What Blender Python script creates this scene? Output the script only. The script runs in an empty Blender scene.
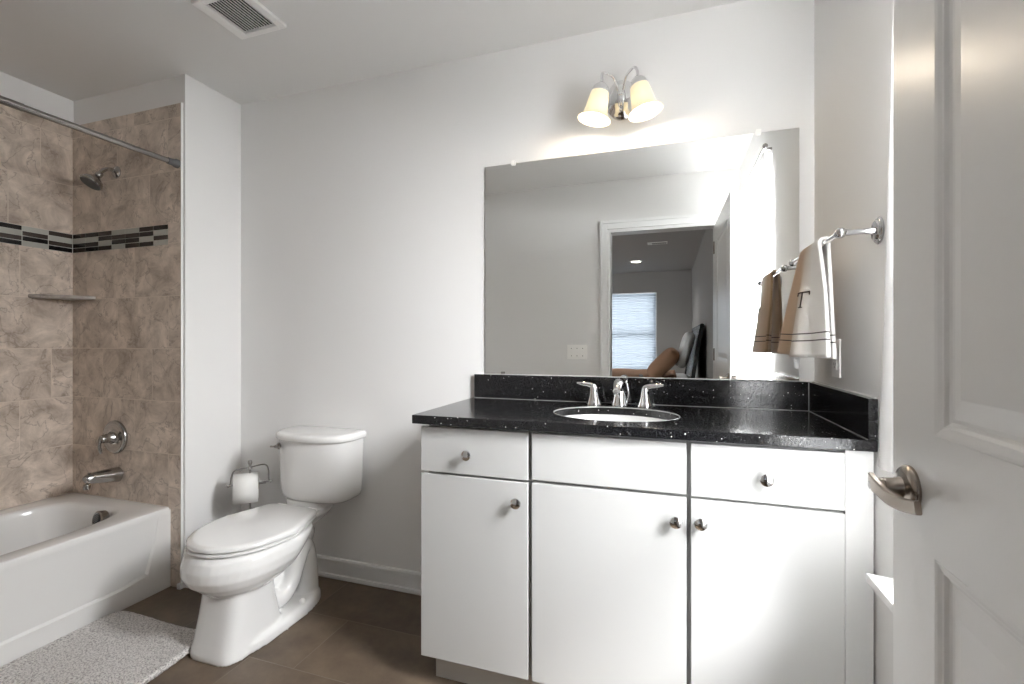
import bpy, bmesh, math, random
from mathutils import Vector, Matrix, noise
random.seed(7)
sc = bpy.context.scene
COL = sc.collection
PI = math.pi

# ------------------------------------------------------------------ camera
EYE = 1.167
cam_data = bpy.data.cameras.new('camera')
cam = bpy.data.objects.new('camera', cam_data)
COL.objects.link(cam)
cam.location = (0, 0, EYE)
cam.rotation_euler = (PI / 2, 0, math.radians(18.338))
cam_data.sensor_width = 36
cam_data.lens = 469.06 / 1024 * 36
cam_data.clip_start = 0.02
sc.camera = cam

# ------------------------------------------------------------------ world, exposure
world = bpy.data.worlds.new('world')
sc.world = world
world.use_nodes = True
wn = world.node_tree
wn.nodes['Background'].inputs['Color'].default_value = (0.96, 0.98, 1.0, 1)
wn.nodes['Background'].inputs['Strength'].default_value = 4.6
vs = sc.view_settings
vs.view_transform = 'Standard'
vs.look = 'None'
vs.gamma = 1
vs.use_curve_mapping = False
vs.exposure = 1.22
sc.cycles.max_bounces = 12
sc.cycles.diffuse_bounces = 6
sc.cycles.glossy_bounces = 6
sc.cycles.transmission_bounces = 8
sc.cycles.sample_clamp_indirect = 6
sc.cycles.caustics_reflective = False
sc.cycles.use_denoising = True

# ------------------------------------------------------------------ lights
def area(name, loc, rot, size, power, color=(1, 1, 1), size_y=None):
    d = bpy.data.lights.new(name, 'AREA')
    d.size = size
    if size_y:
        d.shape = 'RECTANGLE'; d.size_y = size_y
    d.energy = power; d.color = color
    o = bpy.data.objects.new(name, d)
    o.location = loc; o.rotation_euler = rot
    COL.objects.link(o)
    return o
# the photographer's flash, bounced off the ceiling
# (no flash: the room is lit by its window, its vanity lamp and the bedroom behind)
# daylight entering through the bathroom window beside the vanity
area('window_daylight', (1.55, 0.80, 2.25), (0, math.radians(55), 0), 0.9, 400, (0.97, 0.985, 1.0), 1.6)

# ------------------------------------------------------------------ materials
def new_mat(name):
    m = bpy.data.materials.new(name)
    m.use_nodes = True
    nt = m.node_tree
    return m, nt, nt.nodes['Principled BSDF']
def setp(b, **k):
    for key, v in k.items():
        n = key.replace('_', ' ')
        if n in b.inputs:
            b.inputs[n].default_value = v
def N(nt, t, **k):
    n = nt.nodes.new(t)
    for a, v in k.items():
        setattr(n, a, v)
    return n
def bump(nt, b, src, strength=0.2, dist=0.002):
    bp = N(nt, 'ShaderNodeBump')
    bp.inputs['Strength'].default_value = strength
    bp.inputs['Distance'].default_value = dist
    nt.links.new(src, bp.inputs['Height'])
    nt.links.new(bp.outputs[0], b.inputs['Normal'])
def plain(name, col, rough=0.5, metal=0, bumps=None, **k):
    m, nt, b = new_mat(name)
    setp(b, Base_Color=(*col, 1), Roughness=rough, Metallic=metal, **k)
    tc = N(nt, 'ShaderNodeTexCoord')
    nz = N(nt, 'ShaderNodeTexNoise')
    sc_, st, ds = bumps or (60, 0.05, 0.0005)
    nz.inputs['Scale'].default_value = sc_
    nt.links.new(tc.outputs['Object'], nz.inputs['Vector'])
    bump(nt, b, nz.outputs[0], st, ds)
    return m

WALL = plain('wall_paint', (0.79, 0.783, 0.773), 0.9, bumps=(220, 0.12, 0.001), Specular_IOR_Level=0.15)
CEIL = plain('ceiling_paint', (0.78, 0.773, 0.762), 0.95, bumps=(200, 0.1, 0.001), Specular_IOR_Level=0.1)
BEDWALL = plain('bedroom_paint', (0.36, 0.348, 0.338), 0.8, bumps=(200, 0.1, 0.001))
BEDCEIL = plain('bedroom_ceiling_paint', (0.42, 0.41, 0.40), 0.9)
TRIM = plain('white_trim_paint', (0.80, 0.80, 0.795), 0.35)
DOORM = plain('white_door_paint', (0.86, 0.855, 0.845), 0.30, bumps=(90, 0.10, 0.0012))
CAB = plain('white_thermofoil', (0.585, 0.585, 0.575), 0.32)
PORC = plain('porcelain', (0.80, 0.795, 0.785), 0.08, bumps=(4, 0.02, 0.001), Coat_Weight=0.6)
TUBM = plain('tub_enamel', (0.74, 0.73, 0.715), 0.16, Coat_Weight=0.3)
PLAST = plain('white_plastic', (0.90, 0.89, 0.87), 0.35)
CHROME = plain('chrome', (0.82, 0.82, 0.83), 0.07, 1)
DCHROME = plain('dull_chrome', (0.42, 0.41, 0.40), 0.18, 1)
RODM = plain('rod_nickel', (0.34, 0.325, 0.31), 0.25, 1)
RUBBER = plain('grey_rubber', (0.10, 0.10, 0.10), 0.6)
NICKEL = plain('satin_nickel', (0.42, 0.37, 0.325), 0.27, 1)
DARK = plain('dark_void', (0.02, 0.02, 0.02), 0.7)
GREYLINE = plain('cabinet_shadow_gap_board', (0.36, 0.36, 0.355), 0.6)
PAPER = plain('tissue_paper', (0.84, 0.83, 0.80), 0.9, bumps=(150, 0.3, 0.001))
CARD = plain('cardboard', (0.42, 0.32, 0.22), 0.9)
BEDTAN = plain('tan_fabric', (0.46, 0.27, 0.17), 0.9, bumps=(80, 0.3, 0.003))
BEDWHITE = plain('pale_pillow_fabric', (0.85, 0.86, 0.88), 0.9)
BLACKWOOD = plain('black_lacquer', (0.012, 0.012, 0.013), 0.25)
CARPET = plain('carpet', (0.30, 0.26, 0.22), 0.95, bumps=(300, 0.6, 0.004))

def granite_mat():
    m, nt, b = new_mat('black_sparkle_quartz')
    tc = N(nt, 'ShaderNodeTexCoord')
    v = N(nt, 'ShaderNodeTexVoronoi'); v.inputs['Scale'].default_value = 85
    nt.links.new(tc.outputs['Object'], v.inputs['Vector'])
    # only a share of the cells holds a fleck; its size varies
    sp = N(nt, 'ShaderNodeSeparateColor')
    nt.links.new(v.outputs['Color'], sp.inputs[0])
    th = N(nt, 'ShaderNodeMapRange')
    th.inputs['From Min'].default_value = 0.45; th.inputs['From Max'].default_value = 1.0
    th.inputs['To Min'].default_value = 0.0; th.inputs['To Max'].default_value = 0.17
    nt.links.new(sp.outputs[0], th.inputs['Value'])
    lt = N(nt, 'ShaderNodeMath', operation='LESS_THAN')
    nt.links.new(v.outputs['Distance'], lt.inputs[0]); nt.links.new(th.outputs[0], lt.inputs[1])
    v2 = N(nt, 'ShaderNodeTexNoise'); v2.inputs['Scale'].default_value = 420
    nt.links.new(tc.outputs['Object'], v2.inputs['Vector'])
    cr = N(nt, 'ShaderNodeValToRGB')
    cr.color_ramp.elements[0].position = 0.52; cr.color_ramp.elements[0].color = (0.006, 0.006, 0.007, 1)
    cr.color_ramp.elements[1].position = 0.75; cr.color_ramp.elements[1].color = (0.05, 0.05, 0.052, 1)
    nt.links.new(v2.outputs[0], cr.inputs[0])
    mx = N(nt, 'ShaderNodeMix', data_type='RGBA')
    mx.inputs[7].default_value = (0.80, 0.80, 0.78, 1)
    nt.links.new(lt.outputs[0], mx.inputs[0]); nt.links.new(cr.outputs[0], mx.inputs[6])
    nt.links.new(mx.outputs[2], b.inputs['Base Color'])
    setp(b, Roughness=0.13)
    return m
GRANITE = granite_mat()

def stone_tile_mat(name, axis, c1, c2, z0, off_u, grout=(0.66, 0.57, 0.48)):
    """travertine-look wall tile, 0.355 x 0.252 m in running bond; axis = world axis that runs along the wall"""
    m, nt, b = new_mat(name)
    tc = N(nt, 'ShaderNodeTexCoord')
    sp = N(nt, 'ShaderNodeSeparateXYZ'); nt.links.new(tc.outputs['Object'], sp.inputs[0])
    cb = N(nt, 'ShaderNodeCombineXYZ')
    nt.links.new(sp.outputs[axis], cb.inputs[0]); nt.links.new(sp.outputs[2], cb.inputs[1])
    mp = N(nt, 'ShaderNodeMapping'); mp.inputs['Location'].default_value = (-off_u, -z0, 0)
    nt.links.new(cb.outputs[0], mp.inputs[0])
    s2 = N(nt, 'ShaderNodeSeparateXYZ'); nt.links.new(mp.outputs[0], s2.inputs[0])
    dv = N(nt, 'ShaderNodeMath', operation='DIVIDE'); dv.inputs[1].default_value = 0.252; nt.links.new(s2.outputs[1], dv.inputs[0])
    fl = N(nt, 'ShaderNodeMath', operation='FLOOR'); nt.links.new(dv.outputs[0], fl.inputs[0])
    md = N(nt, 'ShaderNodeMath', operation='FLOORED_MODULO'); md.inputs[1].default_value = 3; nt.links.new(fl.outputs[0], md.inputs[0])
    sh_ = N(nt, 'ShaderNodeMath', operation='MULTIPLY_ADD'); sh_.inputs[1].default_value = -0.122
    nt.links.new(md.outputs[0], sh_.inputs[0]); nt.links.new(s2.outputs[0], sh_.inputs[2])
    c2_ = N(nt, 'ShaderNodeCombineXYZ'); nt.links.new(sh_.outputs[0], c2_.inputs[0]); nt.links.new(s2.outputs[1], c2_.inputs[1])
    br = N(nt, 'ShaderNodeTexBrick')
    br.offset = 0.0; br.offset_frequency = 2; br.squash = 1
    br.inputs['Scale'].default_value = 1
    br.inputs['Brick Width'].default_value = 0.355
    br.inputs['Row Height'].default_value = 0.252
    br.inputs['Mortar Size'].default_value = 0.0019
    br.inputs['Mortar Smooth'].default_value = 0.3
    br.inputs['Color1'].default_value = (0, 0, 0, 1); br.inputs['Color2'].default_value = (1, 1, 1, 1)
    nt.links.new(c2_.outputs[0], br.inputs['Vector'])
    # each tile shows another piece of the stone
    sc1 = N(nt, 'ShaderNodeVectorMath', operation='SCALE'); sc1.inputs['Scale'].default_value = 9.0
    nt.links.new(br.outputs['Color'], sc1.inputs[0])
    ad = N(nt, 'ShaderNodeVectorMath', operation='ADD')
    nt.links.new(tc.outputs['Object'], ad.inputs[0]); nt.links.new(sc1.outputs[0], ad.inputs[1])
    n1 = N(nt, 'ShaderNodeTexNoise'); n1.inputs['Scale'].default_value = 8
    n1.inputs['Detail'].default_value = 12; n1.inputs['Roughness'].default_value = 0.70; n1.inputs['Distortion'].default_value = 0.5
    nt.links.new(ad.outputs[0], n1.inputs['Vector'])
    cr = N(nt, 'ShaderNodeValToRGB')
    cr.color_ramp.elements[0].position = 0.30; cr.color_ramp.elements[0].color = (*c1, 1)
    cr.color_ramp.elements[1].position = 0.66; cr.color_ramp.elements[1].color = (*c2, 1)
    nt.links.new(n1.outputs[0], cr.inputs[0])
    # dark thin veins
    n2 = N(nt, 'ShaderNodeTexNoise'); n2.inputs['Scale'].default_value = 7.5
    n2.inputs['Detail'].default_value = 9; n2.inputs['Distortion'].default_value = 0.8
    nt.links.new(ad.outputs[0], n2.inputs['Vector'])
    s = N(nt, 'ShaderNodeMath', operation='SUBTRACT'); s.inputs[1].default_value = 0.5
    nt.links.new(n2.outputs[0], s.inputs[0])
    a = N(nt, 'ShaderNodeMath', operation='ABSOLUTE'); nt.links.new(s.outputs[0], a.inputs[0])
    mr = N(nt, 'ShaderNodeMapRange')
    mr.inputs['From Min'].default_value = 0; mr.inputs['From Max'].default_value = 0.014
    mr.inputs['To Min'].default_value = 0.5; mr.inputs['To Max'].default_value = 0
    nt.links.new(a.outputs[0], mr.inputs['Value'])
    mv = N(nt, 'ShaderNodeMix', data_type='RGBA')
    mv.inputs[7].default_value = (c1[0] * 0.55, c1[1] * 0.52, c1[2] * 0.5, 1)
    nt.links.new(mr.outputs[0], mv.inputs[0]); nt.links.new(cr.outputs[0], mv.inputs[6])
    mg = N(nt, 'ShaderNodeMix', data_type='RGBA')
    mg.inputs[7].default_value = (*grout, 1)
    nt.links.new(br.outputs['Fac'], mg.inputs[0]); nt.links.new(mv.outputs[2], mg.inputs[6])
    nt.links.new(mg.outputs[2], b.inputs['Base Color'])
    inv = N(nt, 'ShaderNodeMath', operation='SUBTRACT'); inv.inputs[0].default_value = 1
    nt.links.new(br.outputs['Fac'], inv.inputs[1])
    bump(nt, b, inv.outputs[0], 0.4, 0.002)
    setp(b, Roughness=0.35)
    return m

def floor_tile_mat():
    m, nt, b = new_mat('brown_floor_tile')
    tc = N(nt, 'ShaderNodeTexCoord')
    mp = N(nt, 'ShaderNodeMapping')
    mp.inputs['Location'].default_value = (1.27, -1.65, 0)
    nt.links.new(tc.outputs['Object'], mp.inputs[0])
    br = N(nt, 'ShaderNodeTexBrick'); br.offset = 0.33; br.offset_frequency = 2
    br.inputs['Scale'].default_value = 1
    br.inputs['Brick Width'].default_value = 0.61; br.inputs['Row Height'].default_value = 0.305
    br.inputs['Mortar Size'].default_value = 0.0018; br.inputs['Mortar Smooth'].default_value = 0.2
    br.inputs['Color1'].default_value = (0, 0, 0, 1); br.inputs['Color2'].default_value = (1, 1, 1, 1)
    nt.links.new(mp.outputs[0], br.inputs['Vector'])
    sc1 = N(nt, 'ShaderNodeVectorMath', operation='SCALE'); sc1.inputs['Scale'].default_value = 7
    nt.links.new(br.outputs['Color'], sc1.inputs[0])
    ad = N(nt, 'ShaderNodeVectorMath', operation='ADD')
    nt.links.new(tc.outputs['Object'], ad.inputs[0]); nt.links.new(sc1.outputs[0], ad.inputs[1])
    n1 = N(nt, 'ShaderNodeTexNoise'); n1.inputs['Scale'].default_value = 4.5; n1.inputs['Detail'].default_value = 10
    n1.inputs['Roughness'].default_value = 0.68
    nt.links.new(ad.outputs[0], n1.inputs['Vector'])
    cr = N(nt, 'ShaderNodeValToRGB')
    cr.color_ramp.elements[0].position = 0.3; cr.color_ramp.elements[0].color = (0.078, 0.055, 0.037, 1)
    cr.color_ramp.elements[1].position = 0.72; cr.color_ramp.elements[1].color = (0.180, 0.133, 0.092, 1)
    nt.links.new(n1.outputs[0], cr.inputs[0])
    mg = N(nt, 'ShaderNodeMix', data_type='RGBA'); mg.inputs[7].default_value = (0.18, 0.145, 0.11, 1)
    nt.links.new(br.outputs['Fac'], mg.inputs[0]); nt.links.new(cr.outputs[0], mg.inputs[6])
    nt.links.new(mg.outputs[2], b.inputs['Base Color'])
    inv = N(nt, 'ShaderNodeMath', operation='SUBTRACT'); inv.inputs[0].default_value = 1
    nt.links.new(br.outputs['Fac'], inv.inputs[1])
    bump(nt, b, inv.outputs[0], 0.4, 0.0015)
    setp(b, Roughness=0.42)
    return m
FLOORT = floor_tile_mat()

def mirror_mat():
    m, nt, b = new_mat('mirror_silver')
    setp(b, Base_Color=(0.90, 0.91, 0.90, 1), Metallic=1.0, Roughness=0.0)
    return m
MIRROR = mirror_mat()

def glass_mat():
    m = bpy.data.materials.new('window_glass'); m.use_nodes = True
    nt = m.node_tree; nt.nodes.clear()
    o = N(nt, 'ShaderNodeOutputMaterial'); mx = N(nt, 'ShaderNodeMixShader')
    t = N(nt, 'ShaderNodeBsdfTransparent'); g = N(nt, 'ShaderNodeBsdfGlossy')
    g.inputs['Roughness'].default_value = 0.02
    mx.inputs[0].default_value = 0.06
    nt.links.new(t.outputs[0], mx.inputs[1]); nt.links.new(g.outputs[0], mx.inputs[2])
    nt.links.new(mx.outputs[0], o.inputs[0])
    return m
GLASS = glass_mat()

def sheer_mat(name, col, transp, transl):
    m = bpy.data.materials.new(name); m.use_nodes = True
    nt = m.node_tree; nt.nodes.clear()
    o = N(nt, 'ShaderNodeOutputMaterial')
    t = N(nt, 'ShaderNodeBsdfTransparent'); d = N(nt, 'ShaderNodeBsdfDiffuse'); l = N(nt, 'ShaderNodeBsdfTranslucent')
    d.inputs[0].default_value = (*col, 1); l.inputs[0].default_value = (*col, 1)
    m1 = N(nt, 'ShaderNodeMixShader'); m1.inputs[0].default_value = transl
    nt.links.new(d.outputs[0], m1.inputs[1]); nt.links.new(l.outputs[0], m1.inputs[2])
    m2 = N(nt, 'ShaderNodeMixShader'); m2.inputs[0].default_value = transp
    nt.links.new(m1.outputs[0], m2.inputs[1]); nt.links.new(t.outputs[0], m2.inputs[2])
    nt.links.new(m2.outputs[0], o.inputs[0])
    return m
SHEER = sheer_mat('sheer_white_curtain', (0.80, 0.80, 0.80), 0.50, 0.22)
BLIND = sheer_mat('pale_blue_shade', (0.36, 0.41, 0.47), 0.0, 0.24)

def emit_mat(name, col, s, mixw=None):
    m = bpy.data.materials.new(name); m.use_nodes = True
    nt = m.node_tree; b = nt.nodes['Principled BSDF']
    setp(b, Base_Color=(*col, 1), Roughness=0.3, Emission_Color=(*col, 1), Emission_Strength=s)
    return m
def shade_mat():
    m, nt, b = new_mat('frosted_lamp_glass')
    setp(b, Base_Color=(0.50, 0.45, 0.36, 1), Roughness=0.35)
    b.inputs['Emission Color'].default_value = (1.0, 0.80, 0.46, 1)
    tc = N(nt, 'ShaderNodeTexCoord'); sp = N(nt, 'ShaderNodeSeparateXYZ')
    nt.links.new(tc.outputs['Object'], sp.inputs[0])
    # the lit glass glows most around the bulb, less at collar and flared lip
    mr = N(nt, 'ShaderNodeValToRGB')
    e = mr.color_ramp.elements
    e[0].position = 0.0; e[0].color = (0.24, 0.24, 0.24, 1)
    e[1].position = 1.0; e[1].color = (0.24, 0.24, 0.24, 1)
    x = e.new(0.45); x.color = (0.42, 0.42, 0.42, 1)
    mp = N(nt, 'ShaderNodeMapRange')
    mp.inputs['From Min'].default_value = -0.065; mp.inputs['From Max'].default_value = 0.065
    nt.links.new(sp.outputs[2], mp.inputs['Value']); nt.links.new(mp.outputs[0], mr.inputs[0])
    nt.links.new(mr.outputs[0], b.inputs['Emission Strength'])
    return m
SHADE = shade_mat()
BULB = emit_mat('lit_bulb', (1.0, 0.86, 0.62), 2.5)
CANLIGHT = emit_mat('lit_downlight_lens', (1.0, 0.95, 0.88), 6)

# ------------------------------------------------------------------ mesh helpers
def bx(bm, x0, x1, y0, y1, z0, z1):
    vs_ = [bm.verts.new((x, y, z)) for z in (z0, z1) for y in (y0, y1) for x in (x0, x1)]
    for f in ((0, 2, 3, 1), (4, 5, 7, 6), (0, 1, 5, 4), (2, 6, 7, 3), (0, 4, 6, 2), (1, 3, 7, 5)):
        bm.faces.new([vs_[i] for i in f])
    return vs_
def frame_of(d):
    d = Vector(d).normalized()
    a = Vector((0, 0, 1)) if abs(d.z) < 0.9 else Vector((1, 0, 0))
    u = d.cross(a).normalized(); v = d.cross(u).normalized()
    return u, v
def rings(bm, rs, cap0=True, cap1=True, closed=False):
    R = [[bm.verts.new(p) for p in r] for r in rs]
    n = len(R[0])
    m = len(R)
    for i in range(m if closed else m - 1):
        A, B = R[i], R[(i + 1) % m]
        for k in range(n):
            bm.faces.new((A[k], A[(k + 1) % n], B[(k + 1) % n], B[k]))
    if not closed:
        if cap0: bm.faces.new(R[0][::-1])
        if cap1: bm.faces.new(R[-1])
    return R
def smooth_path(pts, sub=6):
    P = [Vector(p) for p in pts]
    out = []
    for i in range(len(P) - 1):
        p0 = P[max(i - 1, 0)]; p1 = P[i]; p2 = P[i + 1]; p3 = P[min(i + 2, len(P) - 1)]
        for k in range(sub):
            t = k / sub
            out.append(0.5 * ((2 * p1) + (-p0 + p2) * t + (2 * p0 - 5 * p1 + 4 * p2 - p3) * t * t + (-p0 + 3 * p1 - 3 * p2 + p3) * t ** 3))
    out.append(P[-1])
    return out
def tube(bm, pts, r, n=16, sub=0, closed=False, flat=(1, 1), up=None):
    """swept tube; r number or list (interpolated along the points)"""
    if isinstance(r, (int, float)): r = [r] * len(pts)
    if sub:
        m = len(pts) - 1
        P = smooth_path(pts, sub)
        Rr = []
        for i in range(len(P)):
            t = i / (len(P) - 1) * m; k = min(int(t), m - 1); f = t - k
            Rr.append(r[k] * (1 - f) + r[k + 1] * f)
    else:
        P = [Vector(p) for p in pts]; Rr = r
    rs = []
    u = None
    L = len(P)
    for i, p in enumerate(P):
        if closed: d = (P[(i + 1) % L] - P[i - 1])
        else: d = (P[min(i + 1, L - 1)] - P[max(i - 1, 0)])
        d.normalize()
        if up is not None:
            v = Vector(up); u = v.cross(d).normalized(); v = d.cross(u).normalized()
        elif u is None:
            u, v = frame_of(d)
        else:
            u = (u - d * u.dot(d)).normalized(); v = d.cross(u).normalized()
        rs.append([p + u * math.cos(2 * PI * k / n) * Rr[i] * flat[0] + v * math.sin(2 * PI * k / n) * Rr[i] * flat[1] for k in range(n)])
    rings(bm, rs, closed=closed)
def lathe(bm, prof, origin, axis=(0, 0, 1), n=32, sx=1, sy=1):
    """prof: list of (radius, height along axis)"""
    d = Vector(axis).normalized()
    if abs(d.z) > 0.99:
        u, v = Vector((1, 0, 0)), Vector((0, 1 if d.z > 0 else -1, 0))
    else:
        v = Vector((0, 0, 1)); u = v.cross(d).normalized(); v = d.cross(u).normalized()
    o = Vector(origin)
    rs = []
    for r, h in prof:
        r = max(r, 1e-5)
        rs.append([o + d * h + u * math.cos(2 * PI * k / n) * r * sx + v * math.sin(2 * PI * k / n) * r * sy for k in range(n)])
    rings(bm, rs)
def ball(bm, c, r, n=20, sz=1):
    prof = [(r * math.sin(PI * i / 12), -r * sz * math.cos(PI * i / 12)) for i in range(13)]
    lathe(bm, prof, c, (0, 0, 1), n)
def prism(bm, outline, h0, h1, axis='z'):
    def P(a, b, h):
        return {'z': (a, b, h), 'y': (a, h, b), 'x': (h, a, b)}[axis]
    rings(bm, [[P(a, b, h0) for a, b in outline], [P(a, b, h1) for a, b in outline]])
def rrect(x0, x1, y0, y1, r, n=6):
    out = []
    for cx, cy, a0 in ((x1 - r, y1 - r, 0), (x0 + r, y1 - r, 90), (x0 + r, y0 + r, 180), (x1 - r, y0 + r, 270)):
        for k in range(n + 1):
            a = math.radians(a0 + 90 * k / n)
            out.append((cx + r * math.cos(a), cy + r * math.sin(a)))
    return out
def superell(cx, cy, a, b, p, n=48):
    out = []
    for k in range(n):
        t = 2 * PI * k / n
        c, s = math.cos(t), math.sin(t)
        out.append((cx + a * math.copysign(abs(c) ** (2 / p), c), cy + b * math.copysign(abs(s) ** (2 / p), s)))
    return out

def wloc(o):
    v = Vector((0, 0, 0))
    while o is not None:
        v = v + o.location; o = o.parent
    return v
def mk(name, bm, mat, parent=None, smooth=True, bevel=0, seg=2, origin=None, angle=40):
    """link the bmesh (world coordinates) as one object, relative to its parent or to its own base"""
    bmesh.ops.recalc_face_normals(bm, faces=bm.faces)
    if parent is not None:
        off = wloc(parent)
    else:
        if origin is None:
            xs = [v.co for v in bm.verts]
            origin = ((min(v.x for v in xs) + max(v.x for v in xs)) / 2, (min(v.y for v in xs) + max(v.y for v in xs)) / 2, min(v.z for v in xs))
        off = Vector(origin)
    if off.length: bmesh.ops.translate(bm, verts=bm.verts, vec=-off)
    me = bpy.data.meshes.new(name)
    bm.to_mesh(me); bm.free()
    me.materials.append(mat)
    o = bpy.data.objects.new(name, me)
    COL.objects.link(o)
    if parent is not None: o.parent = parent
    else: o.location = off
    if smooth:
        for p in me.polygons: p.use_smooth = True
    if bevel:
        b = o.modifiers.new('bevel', 'BEVEL'); b.width = bevel; b.segments = seg; b.limit_method = 'ANGLE'; b.angle_limit = math.radians(angle)
        b.harden_normals = False
    if smooth:
        try:
            me.set_sharp_from_angle(angle=math.radians(angle))
        except Exception:
            pass
    return o
def B(): return bmesh.new()
def boxes(name, bl, mat, parent=None, bevel=0, **k):
    bm = B()
    for b in bl: bx(bm, *b)
    return mk(name, bm, mat, parent, smooth=bool(bevel), bevel=bevel, **k)
def tag(o, label, cat, group=None, kind=None):
    o['label'] = label; o['category'] = cat
    if group: o['group'] = group
    if kind: o['kind'] = kind
    return o
def thing(name, loc, label, cat, group=None):
    o = bpy.data.objects.new(name, None); o.empty_display_size = 0.05
    COL.objects.link(o); o.location = loc
    return tag(o, label, cat, group)
def struct(o, label=None, cat=None):
    o['kind'] = 'structure'
    if label: o['label'] = label
    if cat: o['category'] = cat
    return o

# ------------------------------------------------------------------ room numbers (metres)
YB = 1.932      # back wall
XR = 0.4985      # right wall
XL = -2.98      # left wall in the tub alcove
XP = -2.173     # side face of the partition
YP = 1.625      # plumbing wall
YF = 0.079      # front wall with the doorway
H = 2.44
DX0, DX1, DZ = -0.447, 0.345, 2.052   # doorway
WY0, WY1, WZ0, WZ1 = 0.20, 1.20, 0.63, 2.12   # bathroom window
BY = -5.03; BX1 = 0.41; BX0 = -4.2            # bedroom
FW = -0.045                                    # bedroom side of the front wall

struct(boxes('floor', [(XL, XR, FW, YB, -0.05, 0)], FLOORT, origin=(0, 0, 0)), 'dark brown tiled bathroom floor', 'floor')
struct(boxes('floor_bedroom', [(BX0, BX1, BY, FW, -0.05, 0)], CARPET), 'carpeted floor of the bedroom seen in the mirror', 'floor')
struct(boxes('ceiling', [(XL - .1, XR + .14, FW, YB + .1, H, H + .1)], CEIL), 'flat white bathroom ceiling', 'ceiling')
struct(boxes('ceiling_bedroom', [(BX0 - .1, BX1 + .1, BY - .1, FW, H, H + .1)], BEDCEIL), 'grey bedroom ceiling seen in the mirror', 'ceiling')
struct(boxes('wall_back', [(XP, XR + .14, YB, YB + .1, 0, H)], WALL), 'light grey wall behind the vanity and toilet', 'wall')
struct(boxes('wall_partition', [(XL - .1, XP, YP, YB + .1, 0, H)], WALL), 'short grey wall between tub and toilet', 'wall')
wall_left = struct(boxes('wall_left', [(XL - .1, XL, FW, YP, 0, H)], WALL), 'grey wall along the bathtub', 'wall')
struct(boxes('wall_front', [(XL - .1, DX0, FW, YF, 0, H), (DX1, XR + .14, FW, YF, 0, H), (DX0, DX1, FW, YF, DZ, H)], WALL), 'grey wall with the doorway seen in the mirror', 'wall')
struct(boxes('wall_right', [(XR, XR + .14, YF, WY0, 0, H), (XR, XR + .14, WY1, YB, 0, H), (XR, XR + .14, WY0, WY1, 0, WZ0), (XR, XR + .14, WY0, WY1, WZ1, H)], WALL), 'light wall with the towel bar and window', 'wall')
BW0, BW1, BWZ0, BWZ1 = -1.30, -0.19, 0.62, 2.07
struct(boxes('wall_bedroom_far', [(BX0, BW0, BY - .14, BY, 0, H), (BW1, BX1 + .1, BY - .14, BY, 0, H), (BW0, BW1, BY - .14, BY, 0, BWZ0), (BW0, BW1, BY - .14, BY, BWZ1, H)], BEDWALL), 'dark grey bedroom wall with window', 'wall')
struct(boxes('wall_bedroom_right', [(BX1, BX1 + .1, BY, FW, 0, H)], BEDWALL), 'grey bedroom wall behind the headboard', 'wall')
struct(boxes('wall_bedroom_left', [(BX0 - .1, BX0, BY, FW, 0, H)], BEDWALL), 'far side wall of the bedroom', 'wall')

# baseboards: profile extruded along the wall
def baseboard(name, p0, p1, nrm, label):
    bm = B()
    prof = [(0, 0), (0.015, 0), (0.016, 0.008), (0.014, 0.018), (0.0075, 0.021), (0.0065, 0.072), (0.011, 0.074), (0.012, 0.090), (0.009, 0.098), (0.003, 0.100), (0, 0.100)]
    a, b, n = Vector(p0), Vector(p1), Vector(nrm)
    rings(bm, [[e + n * d + Vector((0, 0, z)) for d, z in prof] for e in (a, b)])
    return struct(mk(name, bm, TRIM, None, smooth=False), label, 'baseboard')
baseboard('baseboard_back', (XP, YB, 0), (-0.775, YB, 0), (0, -1, 0), 'white moulded baseboard behind the toilet')
baseboard('baseboard_partition', (XP, YB - .027, 0), (XP, YP + .002, 0), (1, 0, 0), 'white baseboard on the partition wall')
baseboard('baseboard_front', (-2.20, YF, 0), (DX0 - .08, YF, 0), (0, 1, 0), 'white baseboard on the doorway wall')
baseboard('baseboard_right', (XR, YF, 0), (XR, 1.405, 0), (-1, 0, 0), 'white baseboard under the window')

# door casing (bath side) and jamb
cas = B()
def casing_leg(bm, x0, x1):
    bx(bm, x0, x1, YF, YF + .017, 0, DZ + .0)
bx(cas, DX0 - .061, DX0 - .006, YF, YF + .013, 0, DZ + .071)
bx(cas, DX0 - .061, DX0 - .040, YF + .013, YF + .019, 0, DZ + .071)
bx(cas, DX1 + .006, DX1 + .070, YF, YF + .013, 0, DZ + .071)
bx(cas, DX0 - .006, DX1 + .006, YF, YF + .013, DZ + .006, DZ + .071)
bx(cas, DX0 - .040, DX1 + .070, YF + .013, YF + .019, DZ + .050, DZ + .071)
struct(mk('trim_1', cas, TRIM, None, smooth=False, bevel=.002), 'white casing around the doorway', 'trim')
struct(boxes('trim_2', [(DX0, DX0 + .018, FW, YF, 0, DZ), (DX1 - .014, DX1, FW, YF, 0, DZ), (DX0 + .018, DX1 - .014, FW, YF, DZ - .018, DZ)], TRIM), 'white door jamb lining', 'trim')

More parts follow.
